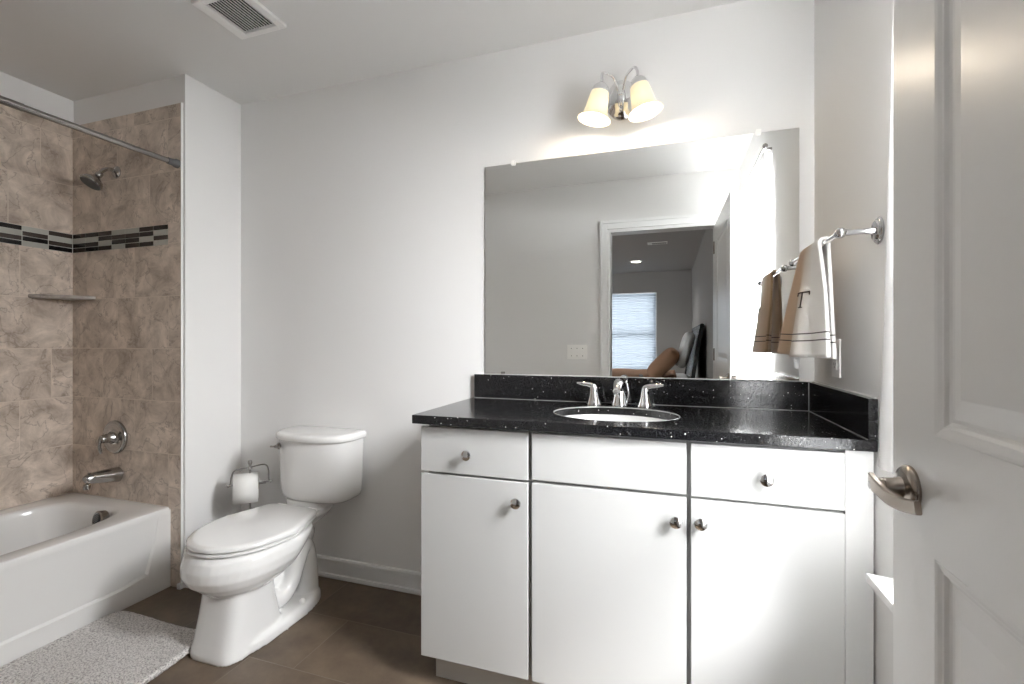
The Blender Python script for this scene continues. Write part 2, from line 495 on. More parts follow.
# ------------------------------------------------------------------ alcove tile
T1 = (0.31, 0.245, 0.195); T2 = (0.78, 0.675, 0.58)
TILE_END_LO = stone_tile_mat('stone_tile_end_low', 0, T1, T2, 0.379 - 0.756, -2.623)
TILE_END_HI = stone_tile_mat('stone_tile_end_high', 0, T1, T2, 1.732, -2.750)
TILE_LEFT_LO = stone_tile_mat('stone_tile_left_low', 1, T1, T2, 0.631 - 0.756, 1.403)
TILE_LEFT_HI = stone_tile_mat('stone_tile_left_high', 1, T1, T2, 1.732, 1.36)
TT = 0.010
XT = -2.189       # tile edge on the plumbing wall
def tile_panel(name, b, m, parent):
    bm = B(); bx(bm, *b)
    o = mk(name, bm, m, parent, smooth=False)
    return o
wp = bpy.data.objects['wall_partition']; wf = bpy.data.objects['wall_front']
def panel(name, b, m, label):
    bm = B(); bx(bm, *b)
    o = mk(name, bm, m, None, smooth=False, origin=(0, 0, 0))
    return struct(o, label, 'wall tile')
ZB0, ZB1, ZT = 1.634, 1.732, 2.30
panel('wall_tile_end', (XL + TT, XT, YP - TT, YP, 0.0, ZB0), TILE_END_LO, 'brown stone tile below the mosaic band on the plumbing wall')
panel('wall_tile_end_upper', (XL + TT, XT, YP - TT, YP, ZB1, ZT), TILE_END_HI, 'brown stone tile above the mosaic band on the plumbing wall')
panel('wall_tile_end_strip', (XT - .083, XT, YP - TT, YP, ZB0, ZB1), TILE_END_LO, 'narrow stone tile strip closing the mosaic band')
panel('wall_tile_left', (XL, XL + TT, YF, YP, 0.36, ZB0), TILE_LEFT_LO, 'beige stone tile below the mosaic band beside the tub')
panel('wall_tile_left_upper', (XL, XL + TT, YF, YP, ZB1, ZT), TILE_LEFT_HI, 'beige stone tile above the mosaic band beside the tub')
panel('wall_tile_front', (XL + TT, XT, YF, YF + TT, 0.36, ZT), TILE_END_LO, 'stone tile at the head end of the tub')
# bullnose / caulk edge
bm = B(); bx(bm, XT, XT + .005, YP - .011, YP, 0.0, ZT + .002); bx(bm, XT - .01, XT + .012, YP - .022, YP, 0, .026)
struct(mk('trim_3', bm, TRIM, None, bevel=.002), 'white edge strip of the alcove tile', 'trim')

# mosaic band: glass sticks, each course set in the grout bed
MOS = {
    'black': plain('black_mosaic_glass', (0.008, 0.007, 0.007), 0.08),
    'brown': plain('brown_mosaic_glass', (0.045, 0.034, 0.028), 0.12),
    'grey': plain('grey_mosaic_glass', (0.46, 0.46, 0.42), 0.12),
    'grout': plain('mosaic_grout', (0.55, 0.54, 0.49), 0.8)}
def mosaic(name, along, u0, u1, step, fixed, pattern, label):
    """along 'x' on the plumbing wall (y=fixed) or 'y' on the left wall (x=fixed)"""
    def box(bm, a0, a1, d0, d1, z0, z1):
        if along == 'x': bx(bm, a0, a1, fixed - d1, fixed - d0, z0, z1)
        else: bx(bm, fixed + d0, fixed + d1, a0, a1, z0, z1)
    bm = B(); box(bm, u0, u1, 0, TT - .002, ZB0, ZB1)
    root = struct(mk(name, bm, MOS['grout'], None, smooth=False), label, 'mosaic band')
    bms = {'black': B(), 'brown': B(), 'grey': B()}
    rows = 4; rh = (ZB1 - ZB0) / rows
    n = int(round((u1 - u0) / step))
    for i in range(n):
        col = pattern[i % len(pattern)]
        for r in range(rows):
            c = {'b': 'black', 'n': 'brown', 'g': 'grey'}[col[r]]
            z1_ = ZB1 - r * rh
            a = u0 + i * step
            box(bms[c], a + .002, min(a + step - .002, u1), .003, TT, z1_ - rh + .0015, z1_ - .0015)
    for c, q in bms.items():
        mk('mosaic_' + c, q, MOS[c], root, smooth=False)['label'] = c + ' glass sticks'
    return root
# columns read from the corner towards the right, top to bottom
mosaic('wall_mosaic_end', 'x', XL + TT, XT - .083, (XT - .083 - XL - TT) / 7, YP,
       ['ngbn', 'bgnb', 'nbgn', 'gnbg', 'gnbn', 'nbgb', 'bgng'], 'mosaic accent band on the plumbing wall')
stp = (YP - TT - 0.10) / 14
mosaic('wall_mosaic_left', 'y', YF + .01, YP - TT, (YP - TT - YF - .01) / 15, XL,
       (['bgnb', 'gnbg', 'ngnb'] * 5), 'mosaic accent band beside the tub')

# ------------------------------------------------------------------ windows
def window_right():
    fr = B()
    x0, x1 = XR + .075, XR + .115
    w = .045
    bx(fr, x0, x1, WY0, WY0 + w, WZ0, WZ1); bx(fr, x0, x1, WY1 - w, WY1, WZ0, WZ1)
    bx(fr, x0, x1, WY0 + w, WY1 - w, WZ0, WZ0 + w); bx(fr, x0, x1, WY0 + w, WY1 - w, WZ1 - w, WZ1)
    zm = (WZ0 + WZ1) / 2
    bx(fr, x0 - .01, x1, WY0 + w, WY1 - w, zm - .022, zm + .022)
    o = struct(mk('window_1', fr, TRIM, None, smooth=False, bevel=.003), 'white double-hung window on the right wall', 'window')
    g = B(); bx(g, XR + .092, XR + .096, WY0 + w, WY1 - w, WZ0 + w, WZ1 - w)
    mk('window_pane', g, GLASS, o, smooth=False)
    s = B()   # stool with ears and apron
    out = [(XR + .07, WY0), (XR + .07, WY1), (XR, WY1), (XR, WY1 + .085), (XR - .060, WY1 + .100), (XR - .060, WY0 - .05), (XR, WY0 - .05), (XR, WY0)]
    prism(s, out, WZ0 - .022, WZ0)
    st = struct(mk('window_sill', s, TRIM, o, smooth=False, bevel=.004))
    a = B()
    prof = [(XR, WZ0 - .022), (XR - .022, WZ0 - .022), (XR - .022, WZ0 - .045), (XR - .014, WZ0 - .060), (XR - .010, WZ0 - .085), (XR, WZ0 - .085)]
    rings(a, [[(x, y, z) for x, z in prof] for y in (WY0 - .02, WY1 + .07)])
    mk('window_apron', a, TRIM, o, smooth=False)
window_right()
def window_bed():
    fr = B(); w = .05
    y0, y1 = BY - .11, BY - .06
    bx(fr, BW0, BW0 + w, y0, y1, BWZ0, BWZ1); bx(fr, BW1 - w, BW1, y0, y1, BWZ0, BWZ1)
    bx(fr, BW0 + w, BW1 - w, y0, y1, BWZ0, BWZ0 + w); bx(fr, BW0 + w, BW1 - w, y0, y1, BWZ1 - w, BWZ1)
    bx(fr, BW0 + w, BW1 - w, y0, y1, 1.28, 1.33)
    o = struct(mk('window_2', fr, TRIM, None, smooth=False), 'bright bedroom window seen in the mirror', 'window')
    g = B(); bx(g, BW0 + w, BW1 - w, BY - .09, BY - .086, BWZ0 + w, BWZ1 - w)
    mk('window_pane', g, GLASS, o, smooth=False)
window_bed()
# pleated shade inside the bedroom window
bm = B()
nz = 60
pts = []
for i in range(nz + 1):
    z = BWZ0 + .01 + (BWZ1 - .03 - BWZ0) * i / nz
    pts.append((BY - .03 + (0.010 if i % 2 else 0), z))
front = [[bm.verts.new((x, y, z)) for (y, z) in pts] for x in (BW0 + .02, BW1 - .012)]
for i in range(nz):
    bm.faces.new((front[0][i], front[1][i], front[1][i + 1], front[0][i + 1]))
o = mk('pleated_blind', bm, BLIND, None, smooth=False)
tag(o, 'pale blue pleated window shade over the bedroom window', 'window shade')

# curtain on the bathroom window
cr_ = thing('window_curtain', (XR - .02, 0.7, 0), 'sheer white curtain hanging over the bright window behind the door', 'curtain')
bm = B(); tube(bm, [(XR - .038, 0.14, 2.14), (XR - .038, 1.235, 2.14)], .006, 12); ball(bm, (XR - .038, 1.245, 2.14), .013)
bx(bm, XR - .042, XR, 1.195, 1.205, 2.134, 2.146); bx(bm, XR - .042, XR, .16, .17, 2.134, 2.146)
mk('curtain_rod', bm, DCHROME, cr_)
def curtain_panel(ya, yb_top, yb_bot, z0, z1, nfold):
    bm = B()
    nu, nv = 120, 30
    G = []
    for j in range(nv + 1):
        t = j / nv; z = z0 + (z1 - z0) * t
        ye = yb_bot + (yb_top - yb_bot) * (t ** 0.8)
        row = []
        for i in range(nu + 1):
            u = i / nu
            amp = .0085 * (0.5 + 0.5 * (1 - t)) * (0.3 + 0.7 * math.sin(PI * min(u * 1.0, 1)) )
            x = XR - .036 + amp * math.sin(u * nfold * 2 * PI + .4 * math.sin(3 * u)) 
            row.append(bm.verts.new((x, ya + (ye - ya) * u, z)))
        G.append(row)
    for j in range(nv):
        for i in range(nu):
            bm.faces.new((G[j][i], G[j][i + 1], G[j + 1][i + 1], G[j + 1][i]))
    return bm
mk('curtain_panel', curtain_panel(0.17, 1.205, 1.300, 0.88, 2.15, 14), SHEER, cr_)

# ------------------------------------------------------------------ door leaf, built along its own axis then turned
DH = Vector((0.3312, 0.085)); DE = Vector((0.342, 0.903))
da = (DE - DH); DL = da.length; da.normalize()
dn = Vector((da.y, -da.x))       # to +X, away from the camera side
def D(s, t, z):                   # s along the leaf from hinge, t depth behind the visible face
    p = DH + da * s + dn * t
    return Vector((p.x, p.y, z))
def door_leaf():
    T = .0356; z0, z1 = .012, 2.035
    xs = [0, .128, DL - .128, DL]
    zs = [z0, 0.235, 0.875, 1.042, 1.905, z1]
    bm = B()
    # stiles and rails as a thick grid with openings
    def cell(i, j):
        bx_pts = [(xs[i], xs[i + 1]), (zs[j], zs[j + 1])]
        s0, s1 = bx_pts[0]; a, b = bx_pts[1]
        v = [bm.verts.new(D(s, t, z)) for z in (a, b) for t in (0, T) for s in (s0, s1)]
        for f in ((0, 2, 3, 1), (4, 5, 7, 6), (0, 1, 5, 4), (2, 6, 7, 3), (0, 4, 6, 2), (1, 3, 7, 5)):
            bm.faces.new([v[q] for q in f])
    for i in range(3):
        for j in range(5):
            if i == 1 and j in (1, 3): continue
            cell(i, j)
    bmesh.ops.remove_doubles(bm, verts=bm.verts, dist=1e-5)
    # drop the internal faces
    seen = {}
    for f in bm.faces:
        key = tuple(round(c, 4) for c in f.calc_center_median())
        seen.setdefault(key, []).append(f)
    kill = [f for k, L in seen.items() if len(L) > 1 for f in L]
    bmesh.ops.delete(bm, geom=kill, context='FACES_ONLY')
    # moulded panels, both faces
    prof = [(0, 0), (.004, .001), (.010, .0035), (.013, .0042), (.017, .0080), (.021, .0095), (.026, .0095), (.030, .0088), (.050, .0040), (.053, .0032), (.10, .0032)]
    for (a, b) in ((zs[1], zs[2]), (zs[3], zs[4])):
        for side in (0, 1):
            rs = []
            for off, dep in prof:
                dd = dep if side == 0 else T - dep
                s0, s1 = xs[1] + off, xs[2] - off
                q = [(s0, a + off), (s1, a + off), (s1, b - off), (s0, b - off)]
                rs.append([D(s, dd, z) for s, z in q])
            rings(bm, rs, cap0=False, cap1=True)
    return bm
door = struct(mk('door_1', door_leaf(), DOORM, None, smooth=False, bevel=.0012, seg=2, angle=60), 'white two-panel door standing open against the right wall', 'door')
# lever handle: rosette, neck and curved lever
def lever(side):
    bm = B()
    sgn = -1 if side == 0 else 1
    base_t = 0 if side == 0 else .0356
    hs = DL - .060; hz = .951
    c = D(hs, base_t, hz)
    ax = Vector((dn.x, dn.y, 0)) * sgn
    lathe(bm, [(0.001, 0), (.033, 0), (.034, .003), (.033, .006), (.029, .010), (.024, .011), (.016, .013), (.0135, .020), (.0125, .034), (.0118, .033), (.0118, .046), (.011, .047), (.0001, .047)], c, ax, 40)
    ring = mk('door_handle', bm, NICKEL, door, smooth=True, angle=50)
    bm = B()
    # lever sweeps from the neck end downwards and back towards the hinge
    dav = Vector((da.x, da.y, 0)); zv = Vector((0, 0, 1))
    P = []
    for (a, o_, z) in ((.012, .045, .008), (.000, .0475, .006), (-.020, .046, .000), (-.042, .041, -.006), (-.066, .034, -.007), (-.092, .028, -.002)):
        P.append(c + dav * a + ax * o_ + zv * z)
    Q = smooth_path(P, 6)
    rs = []
    for i, p in enumerate(Q):
        t = i / (len(Q) - 1)
        d = (Q[min(i + 1, len(Q) - 1)] - Q[max(i - 1, 0)]).normalized()
        up = zv; u = up.cross(d).normalized(); v = d.cross(u).normalized()
        hh = .0105 * (1 - .15 * t) if t > .08 else .0085; ww = .0042
        rs.append([p + v * hh * a + u * ww * b for a, b in ((-1, -.6), (-.8, -1), (.8, -1), (1, -.6), (1, .6), (.8, 1), (-.8, 1), (-1, .6))])
    rings(bm, rs)
    mk('lever', bm, NICKEL, ring, smooth=True, angle=35)
    bm = B()
    lathe(bm, [(.0001, .047), (.006, .047), (.006, .0515), (.0045, .052), (.0001, .0515)], c, ax, 20)
    mk('lock_button', bm, DCHROME, ring)
lever(0); lever(1)
# latch plate on the free edge and hinges
bm = B()
v = [bm.verts.new(D(DL + .0006, t, z)) for t, z in ((.006, .915), (.030, .915), (.030, .975), (.006, .975))]
w_ = [bm.verts.new(D(DL - .002, t, z)) for t, z in ((.006, .915), (.030, .915), (.030, .975), (.006, .975))]
bm.faces.new(v); bm.faces.new(w_[::-1])
for i in range(4): bm.faces.new((v[i], w_[i], w_[(i + 1) % 4], v[(i + 1) % 4]))
mk('latch_plate', bm, NICKEL, door, smooth=False)
for z in (.25, 1.03, 1.82):
    bm = B(); lathe(bm, [(.006, 0), (.006, .09)], D(-.004, -.004, z), (0, 0, 1), 12); mk('hinge', bm, NICKEL, door)

# ------------------------------------------------------------------ vanity cabinet
VF = 1.412    # front plane of doors
van = thing('vanity_cabinet', (-.16, 1.67, 0), 'white slab-front vanity cabinet under the black countertop', 'cabinet')
VL, VR = -.775, XR - .004
boxes('cabinet_body', [(VL, VL + .018, VF + .0195, YB - .003, .104, .889), (VR - .018, VR, VF + .0195, YB - .003, .104, .889), (VL + .018, VR - .018, VF + .0195, YB - .003, .104, .122), (VL + .018, VR - .018, YB - .012, YB - .003, .122, .889), (VL + .018, VR - .018, VF + .0195, VF + .024, .122, .889), (.4332, VR, VF, VF + .0195, .104, .889)], CAB, van, bevel=.0005)
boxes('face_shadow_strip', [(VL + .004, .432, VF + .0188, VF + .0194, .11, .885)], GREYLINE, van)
boxes('toe_kick', [(-.768, VR, VF + .060, VF + .078, 0, .104), (-.768, -.75, VF + .078, YB - .03, 0, .104)], CAB, van, bevel=.001)
def front(name, x0, x1, z0, z1, knob=None):
    o = boxes(name, [(x0, x1, VF, VF + .0185, z0, z1)], CAB, van, bevel=.0015)
    if knob:
        bm = B()
        lathe(bm, [(.0001, 0), (.0085, 0), (.0075, .002), (.005, .005), (.005, .011), (.010, .014), (.0162, .018), (.0175, .021), (.0165, .0245), (.0115, .0275), (.004, .029), (.0001, .0292)], (knob[0], VF, knob[1]), (0, -1, 0), 28)
        mk('knob', bm, CHROME, o)
    return o
front('drawer', -.793, -.416, .732, .882, (-.618, .800))
front('false_drawer_front', -.403, .051, .736, .882)
front('drawer', .0625, .4328, .733, .882, (.250, .801))
front('door', -.793, -.416, .106, .724, (-.450, .663))
front('door', -.403, .051, .106, .726, (.022, .661))
front('door', .0625, .4328, .106, .726, (.087, .664))

# ------------------------------------------------------------------ countertop with sink hole
CZ0, CZ1 = .893, .922
CFY = 1.392
SCX, SCY, SA, SB = -.172, 1.640, .212, .165
ct = B()
n = 64
ov = [(SCX + SA * math.cos(2 * PI * k / n), SCY + SB * math.sin(2 * PI * k / n)) for k in range(n)]
X0, X1, Y0, Y1 = -.817, XR - .002, CFY, YB - .002
def ray_rect(a):
    c, s = math.cos(a), math.sin(a)
    ts = []
    if c > 1e-9: ts.append((X1 - SCX) / c)
    if c < -1e-9: ts.append((X0 - SCX) / c)
    if s > 1e-9: ts.append((Y1 - SCY) / s)
    if s < -1e-9: ts.append((Y0 - SCY) / s)
    t = min(ts); return (SCX + c * t, SCY + s * t)
angs = [2 * PI * k / n for k in range(n)]
outer = [ray_rect(a) for a in angs]
# snap the nearest outer sample to each true corner
for cx, cy in ((X0, Y0), (X1, Y0), (X1, Y1), (X0, Y1)):
    k = min(range(n), key=lambda i: (outer[i][0] - cx) ** 2 + (outer[i][1] - cy) ** 2)
    outer[k] = (cx, cy)
for z in (CZ1, CZ0):
    io = [ct.verts.new((x, y, z)) for x, y in ov]; oo = [ct.verts.new((x, y, z)) for x, y in outer]
    for k in range(n):
        ct.faces.new((io[k], io[(k + 1) % n], oo[(k + 1) % n], oo[k]))
    if z == CZ1: ti, to = io, oo
for k in range(n):
    ct.faces.new((ti[k], io[k], io[(k + 1) % n], ti[(k + 1) % n]))
    ct.faces.new((to[k], to[(k + 1) % n], oo[(k + 1) % n], oo[k]))
counter = mk('countertop', ct, GRANITE, None, smooth=False, bevel=.002, origin=(0, 0, 0))
tag(counter, 'black sparkle stone countertop on the white vanity', 'countertop')
boxes('backsplash', [(-.809, XR - .0225, YB - .021, YB - .001, CZ1, 1.025)], GRANITE, counter, bevel=.0015)
boxes('side_splash', [(XR - .022, XR - .001, CFY + .002, YB - .001, CZ1, 1.025)], GRANITE, counter, bevel=.0015)
bm = B(); bx(bm, XR - .006, XR - .001, CFY + .01, YB - .001, 1.0252, 1.0285); bx(bm, -.809, XR - .02, YB - .005, YB - .001, 1.0252, 1.0275)
mk('caulk_line', bm, PLAST, counter, smooth=False)
SEAM_SHEEN = plain('caulk_and_edge_sheen', (0.35, 0.35, 0.34), 0.25)
bm = B()
bx(bm, -.809, XR - .022, YB - .0228, YB - .0205, CZ1, CZ1 + .0016); bx(bm, XR - .0238, XR - .0215, CFY + .004, YB - .0228, CZ1, CZ1 + .0018); bx(bm, XR - .0242, XR - .0218, YB - .0232, YB - .0208, CZ1 + .0018, 1.0245)
tube(bm, [(SCX + (SA - .001) * math.cos(a), SCY + (SB - .001) * math.sin(a), CZ1 - .002) for a in angs], .0022, 8, closed=True)  # grey ring along the sink cutout paints the sheen of its polished edge
mk('seam_and_edge_sheen', bm, SEAM_SHEEN, counter, smooth=True)

sink = thing('sink', (SCX, SCY, .77), 'white oval undermount sink set in the black countertop', 'sink')
bm = B()
rs = []
for (f, z) in ((1.06, CZ0 - .001), (1.0, CZ0 - .001), (.985, .885), (.955, .86), (.90, .825), (.78, .79), (.58, .770), (.32, .762), (.10, .760)):
    rs.append([(SCX + SA * f * math.cos(a), SCY + SB * f * math.sin(a), z) for a in angs])
for (f, z) in ((.10, .752), (.33, .753), (.60, .761), (.80, .780), (.93, .818), (1.0, .86), (1.06, .885)):
    rs.append([(SCX + SA * f * math.cos(a), SCY + SB * f * math.sin(a), z) for a in angs])
rings(bm, rs, closed=True)
mk('basin', bm, PORC, sink)
bm = B(); lathe(bm, [(.0001, .752), (.021, .752), (.024, .763), (.021, .765), (.012, .763), (.0001, .766)], (SCX, SCY, 0), (0, 0, 1), 28)
mk('drain', bm, CHROME, sink)

# faucet: widespread, two lever handles and a low spout
fau = thing('faucet', (-.175, 1.845, CZ1), 'chrome three-hole faucet with two lever handles behind the sink', 'faucet')
def fhandle(x, sgn):
    bm = B()
    lathe(bm, [(.0001, 0), (.030, 0), (.0305, .004), (.028, .010), (.023, .024), (.0185, .040), (.0165, .056), (.0165, .064), (.0145, .070), (.0001, .074)], (x, 1.838, CZ1), (0, 0, 1), 28)
    h = mk('handle', bm, CHROME, fau)
    bm = B()
    tube(bm, [(x - sgn * .004, 1.838, CZ1 + .058), (x + sgn * .004, 1.837, CZ1 + .071), (x + sgn * .024, 1.834, CZ1 + .078), (x + sgn * .046, 1.830, CZ1 + .081), (x + sgn * .066, 1.828, CZ1 + .083)], [.012, .0125, .0095, .008, .005], 14, sub=5, flat=(.55, 1.0), up=(0, 0, 1))
    mk('lever', bm, CHROME, h)
fhandle(-.272, -1); fhandle(-.080, 1)
bm = B()
lathe(bm, [(.0001, 0), (.032, 0), (.0325, .004), (.030, .012), (.027, .03), (.024, .045), (.020, .058), (.0001, .066)], (-.175, 1.845, CZ1), (0, 0, 1), 28)
tube(bm, [(-.175, 1.848, CZ1 + .045), (-.175, 1.835, CZ1 + .075), (-.175, 1.805, CZ1 + .088), (-.175, 1.765, CZ1 + .082), (-.175, 1.735, CZ1 + .066)], [.018, .020, .0185, .016, .0135], 20, sub=6)
mk('spout', bm, CHROME, fau)
bm = B(); lathe(bm, [(.0001, 0), (.010, 0), (.0125, .006), (.0125, .012), (.0001, .014)], (-.175, 1.737, CZ1 + .048), (0, 0, 1), 20)
mk('aerator', bm, CHROME, fau)
bm = B(); tube(bm, [(-.146, 1.838, CZ1 + .01), (-.140, 1.838, CZ1 + .05), (-.148, 1.836, CZ1 + .090)], [.0028, .003, .004], 10, sub=3); ball(bm, (-.149, 1.836, CZ1 + .092), .0055)
mk('lift_rod', bm, CHROME, fau)

# ------------------------------------------------------------------ mirror
mir = thing('wall_mirror', (-.156, YB, 1.028), 'large frameless mirror above the black backsplash', 'mirror')
boxes('mirror_glass', [(-.762, .450, YB - .0065, YB - .0015, 1.0285, 1.938)], MIRROR, mir)
for x in (-.631, .318):
    z = 1.936
    bm = B()
    prism(bm, rrect(x - .009, x + .009, z - .008, z + .014, .004), YB - .0110, YB - .0015, 'y')
    lathe(bm, [(.0001, .0110), (.004, .0110), (.004, .0125), (.0001, .013)], (x, YB, z + .006), (0, -1, 0), 12)
    mk('mirror_clip', bm, PLAST, mir)
for x in (-.68, -.10, .27):
    bm = B(); prism(bm, rrect(x - .008, x + .008, 1.0285, 1.038, .003), YB - .0105, YB - .0066, 'y'); mk('mirror_clip', bm, DCHROME, mir)

# ------------------------------------------------------------------ vanity light
vl = thing('vanity_light', (-.176, YB, 2.065), 'two-shade chrome wall sconce glowing above the mirror', 'wall lamp')
bm = B()
def oval_y(c, prof, sx, sy):
    lathe(bm, prof, c, (0, -1, 0), 40, sx, sy)
oval_y((-.176, YB, 2.140), [(.0001, 0), (.080, 0), (.080, .004), (.074, .008), (.071, .011), (.063, .0145), (.059, .020), (.044, .026), (.028, .034), (.0001, .036)], .76, 1.0)
mk('backplate', bm, CHROME, vl)
bm = B()
tube(bm, [(-.176, YB - .02, 2.105), (-.176, YB - .032, 2.11), (-.176, YB - .036, 2.14)], [.008, .010, .008], 14, sub=4); ball(bm, (-.176, YB - .030, 2.088), .007); ball(bm, (-.176, YB - .03, 2.150), .013)
mk('finial', bm, CHROME, vl)
def sconce_arm(sx):
    # bell shade hangs from an arched arm and leans outwards
    yS = YB - .125
    top = Vector((-.172 + sx * .067, yS, 2.144))
    dirv = Vector((sx * .22, -.02, -1)).normalized()
    bm = B()
    tube(bm, [(-.176 + sx * .010, YB - .030, 2.165), (-.176 + sx * .022, YB - .055, 2.200), (-.176 + sx * .042, YB - .085, 2.208), (-.176 + sx * .060, YB - .112, 2.200), (-.172 + sx * .066, YB - .125, 2.174), tuple(top - dirv * .008)],
         .0055, 14, sub=6)
    mk('arm', bm, CHROME, vl)
    bm = B()
    lathe(bm, [(.0001, -.014), (.009, -.014), (.016, -.009), (.028, .003), (.0335, .014), (.034, .025), (.032, .026), (.0001, .026)], top, dirv, 28)
    mk('socket_cup', bm, CHROME, vl)
    # shade: made upright about its own centre, then placed, so its glow follows the glass
    me_prof = [(.026, .060), (.030, .057), (.034, .045), (.0385, .020), (.042, -.010), (.046, -.034), (.055, -.048), (.064, -.054), (.0655, -.057)]
    inn = [(r - .003, z - .0005) for r, z in me_prof][::-1]
    bm = B()
    R_ = [[Vector((r * math.cos(2 * PI * k / 40), r * math.sin(2 * PI * k / 40), z)) for k in range(40)] for r, z in me_prof + inn]
    rings(bm, R_, closed=True)
    me = bpy.data.meshes.new('lamp_shade'); bmesh.ops.recalc_face_normals(bm, faces=bm.faces); bm.to_mesh(me); bm.free()
    me.materials.append(SHADE)
    for p in me.polygons: p.use_smooth = True
    o = bpy.data.objects.new('lamp_shade', me); COL.objects.link(o); o.parent = vl
    cpos = top + dirv * .072
    o.location = cpos - Vector(vl.location)
    o.rotation_euler = (-dirv).to_track_quat('Z', 'Y').to_euler()
    bm = B()
    bc = top + dirv * .075
    lathe(bm, [(.0001, -.045), (.012, -.045), (.013, -.030), (.022, -.008), (.026, .008), (.022, .022), (.012, .031), (.0001, .034)], bc, dirv, 20)
    mk('bulb', bm, BULB, vl)
    pl = bpy.data.lights.new('vanity_bulb_light', 'POINT'); pl.energy = 1.1; pl.color = (1, .86, .68); pl.shadow_soft_size = .02
    po = bpy.data.objects.new('vanity_bulb_light', pl); COL.objects.link(po); po.location = top + dirv * .115
sconce_arm(-1); sconce_arm(1)

# ------------------------------------------------------------------ towel bar and towel
BXX, BZ = .416, 1.443
tb = thing('towel_bar', (XR, 1.63, BZ), 'chrome towel bar on the right wall with one towel over it', 'towel bar')
POSTM = plain('towel_bar_chrome', (0.50, 0.50, 0.51), 0.10, 1)
for nm, y in (('near', 1.388), ('far', 1.862)):
    bm = B()
    lathe(bm, [(.0001, 0), (.024, 0), (.0245, .003), (.022, .007), (.019, .008), (.017, .012), (.0001, .014)], (XR, y, BZ), (-1, 0, 0), 32, 1.15, 1.38)
    lathe(bm, [(.0001, .008), (.011, .010), (.0085, .018), (.0068, .035), (.0068, .055), (.0085, .068), (.0095, .076), (.0001, .080)], (XR, y, BZ), (-1, 0, 0), 24)
    ball(bm, (BXX, y, BZ), .0135)
    lathe(bm, [(.009, -.020 if y > 1.6 else .010), (.0105, -.017 if y > 1.6 else .013), (.0105, -.013 if y > 1.6 else .017), (.009, -.010 if y > 1.6 else .020)], (BXX, y, BZ), (0, 1, 0), 20)
    mk('bar_post', bm, POSTM, tb)
bm = B(); tube(bm, [(BXX, 1.388, BZ), (BXX, 1.862, BZ)], .0068, 16); mk('bar', bm, CHROME, tb)

def towel_mat():
    m, nt, b = new_mat('terry_towel')
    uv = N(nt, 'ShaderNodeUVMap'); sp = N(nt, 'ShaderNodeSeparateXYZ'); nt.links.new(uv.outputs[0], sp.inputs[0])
    tc = N(nt, 'ShaderNodeTexCoord')
    nz = N(nt, 'ShaderNodeTexNoise'); nz.inputs['Scale'].default_value = 9; nt.links.new(tc.outputs['Object'], nz.inputs['Vector'])
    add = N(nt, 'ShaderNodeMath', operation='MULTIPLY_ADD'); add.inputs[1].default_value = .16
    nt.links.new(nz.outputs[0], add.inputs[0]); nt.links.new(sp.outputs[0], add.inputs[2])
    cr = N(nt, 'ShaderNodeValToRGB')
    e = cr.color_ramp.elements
    e[0].position = .34; e[0].color = (.88, .86, .83, 1)  # pale end of the ramp paints window light onto the tan towel
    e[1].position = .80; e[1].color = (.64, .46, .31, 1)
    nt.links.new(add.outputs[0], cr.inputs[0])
    # two dark woven lines near the front and back hems (v = distance from the hem in metres)
    col = cr.outputs[0]
    for v0 in (.046, .066):
        s = N(nt, 'ShaderNodeMath', operation='SUBTRACT'); s.inputs[1].default_value = v0; nt.links.new(sp.outputs[1], s.inputs[0])
        a = N(nt, 'ShaderNodeMath', operation='ABSOLUTE'); nt.links.new(s.outputs[0], a.inputs[0])
        l = N(nt, 'ShaderNodeMath', operation='LESS_THAN'); l.inputs[1].default_value = .0016; nt.links.new(a.outputs[0], l.inputs[0])
        mx = N(nt, 'ShaderNodeMix', data_type='RGBA'); mx.inputs[7].default_value = (.035, .022, .018, 1)
        nt.links.new(l.outputs[0], mx.inputs[0]); nt.links.new(col, mx.inputs[6]); col = mx.outputs[2]
    nt.links.new(col, b.inputs['Base Color'])
    n2 = N(nt, 'ShaderNodeTexNoise'); n2.inputs['Scale'].default_value = 420; nt.links.new(tc.outputs['Object'], n2.inputs['Vector'])
    bump(nt, b, n2.outputs[0], .7, .003)
    setp(b, Roughness=.95, Sheen_Weight=.3)
    return m
TOWEL = towel_mat()
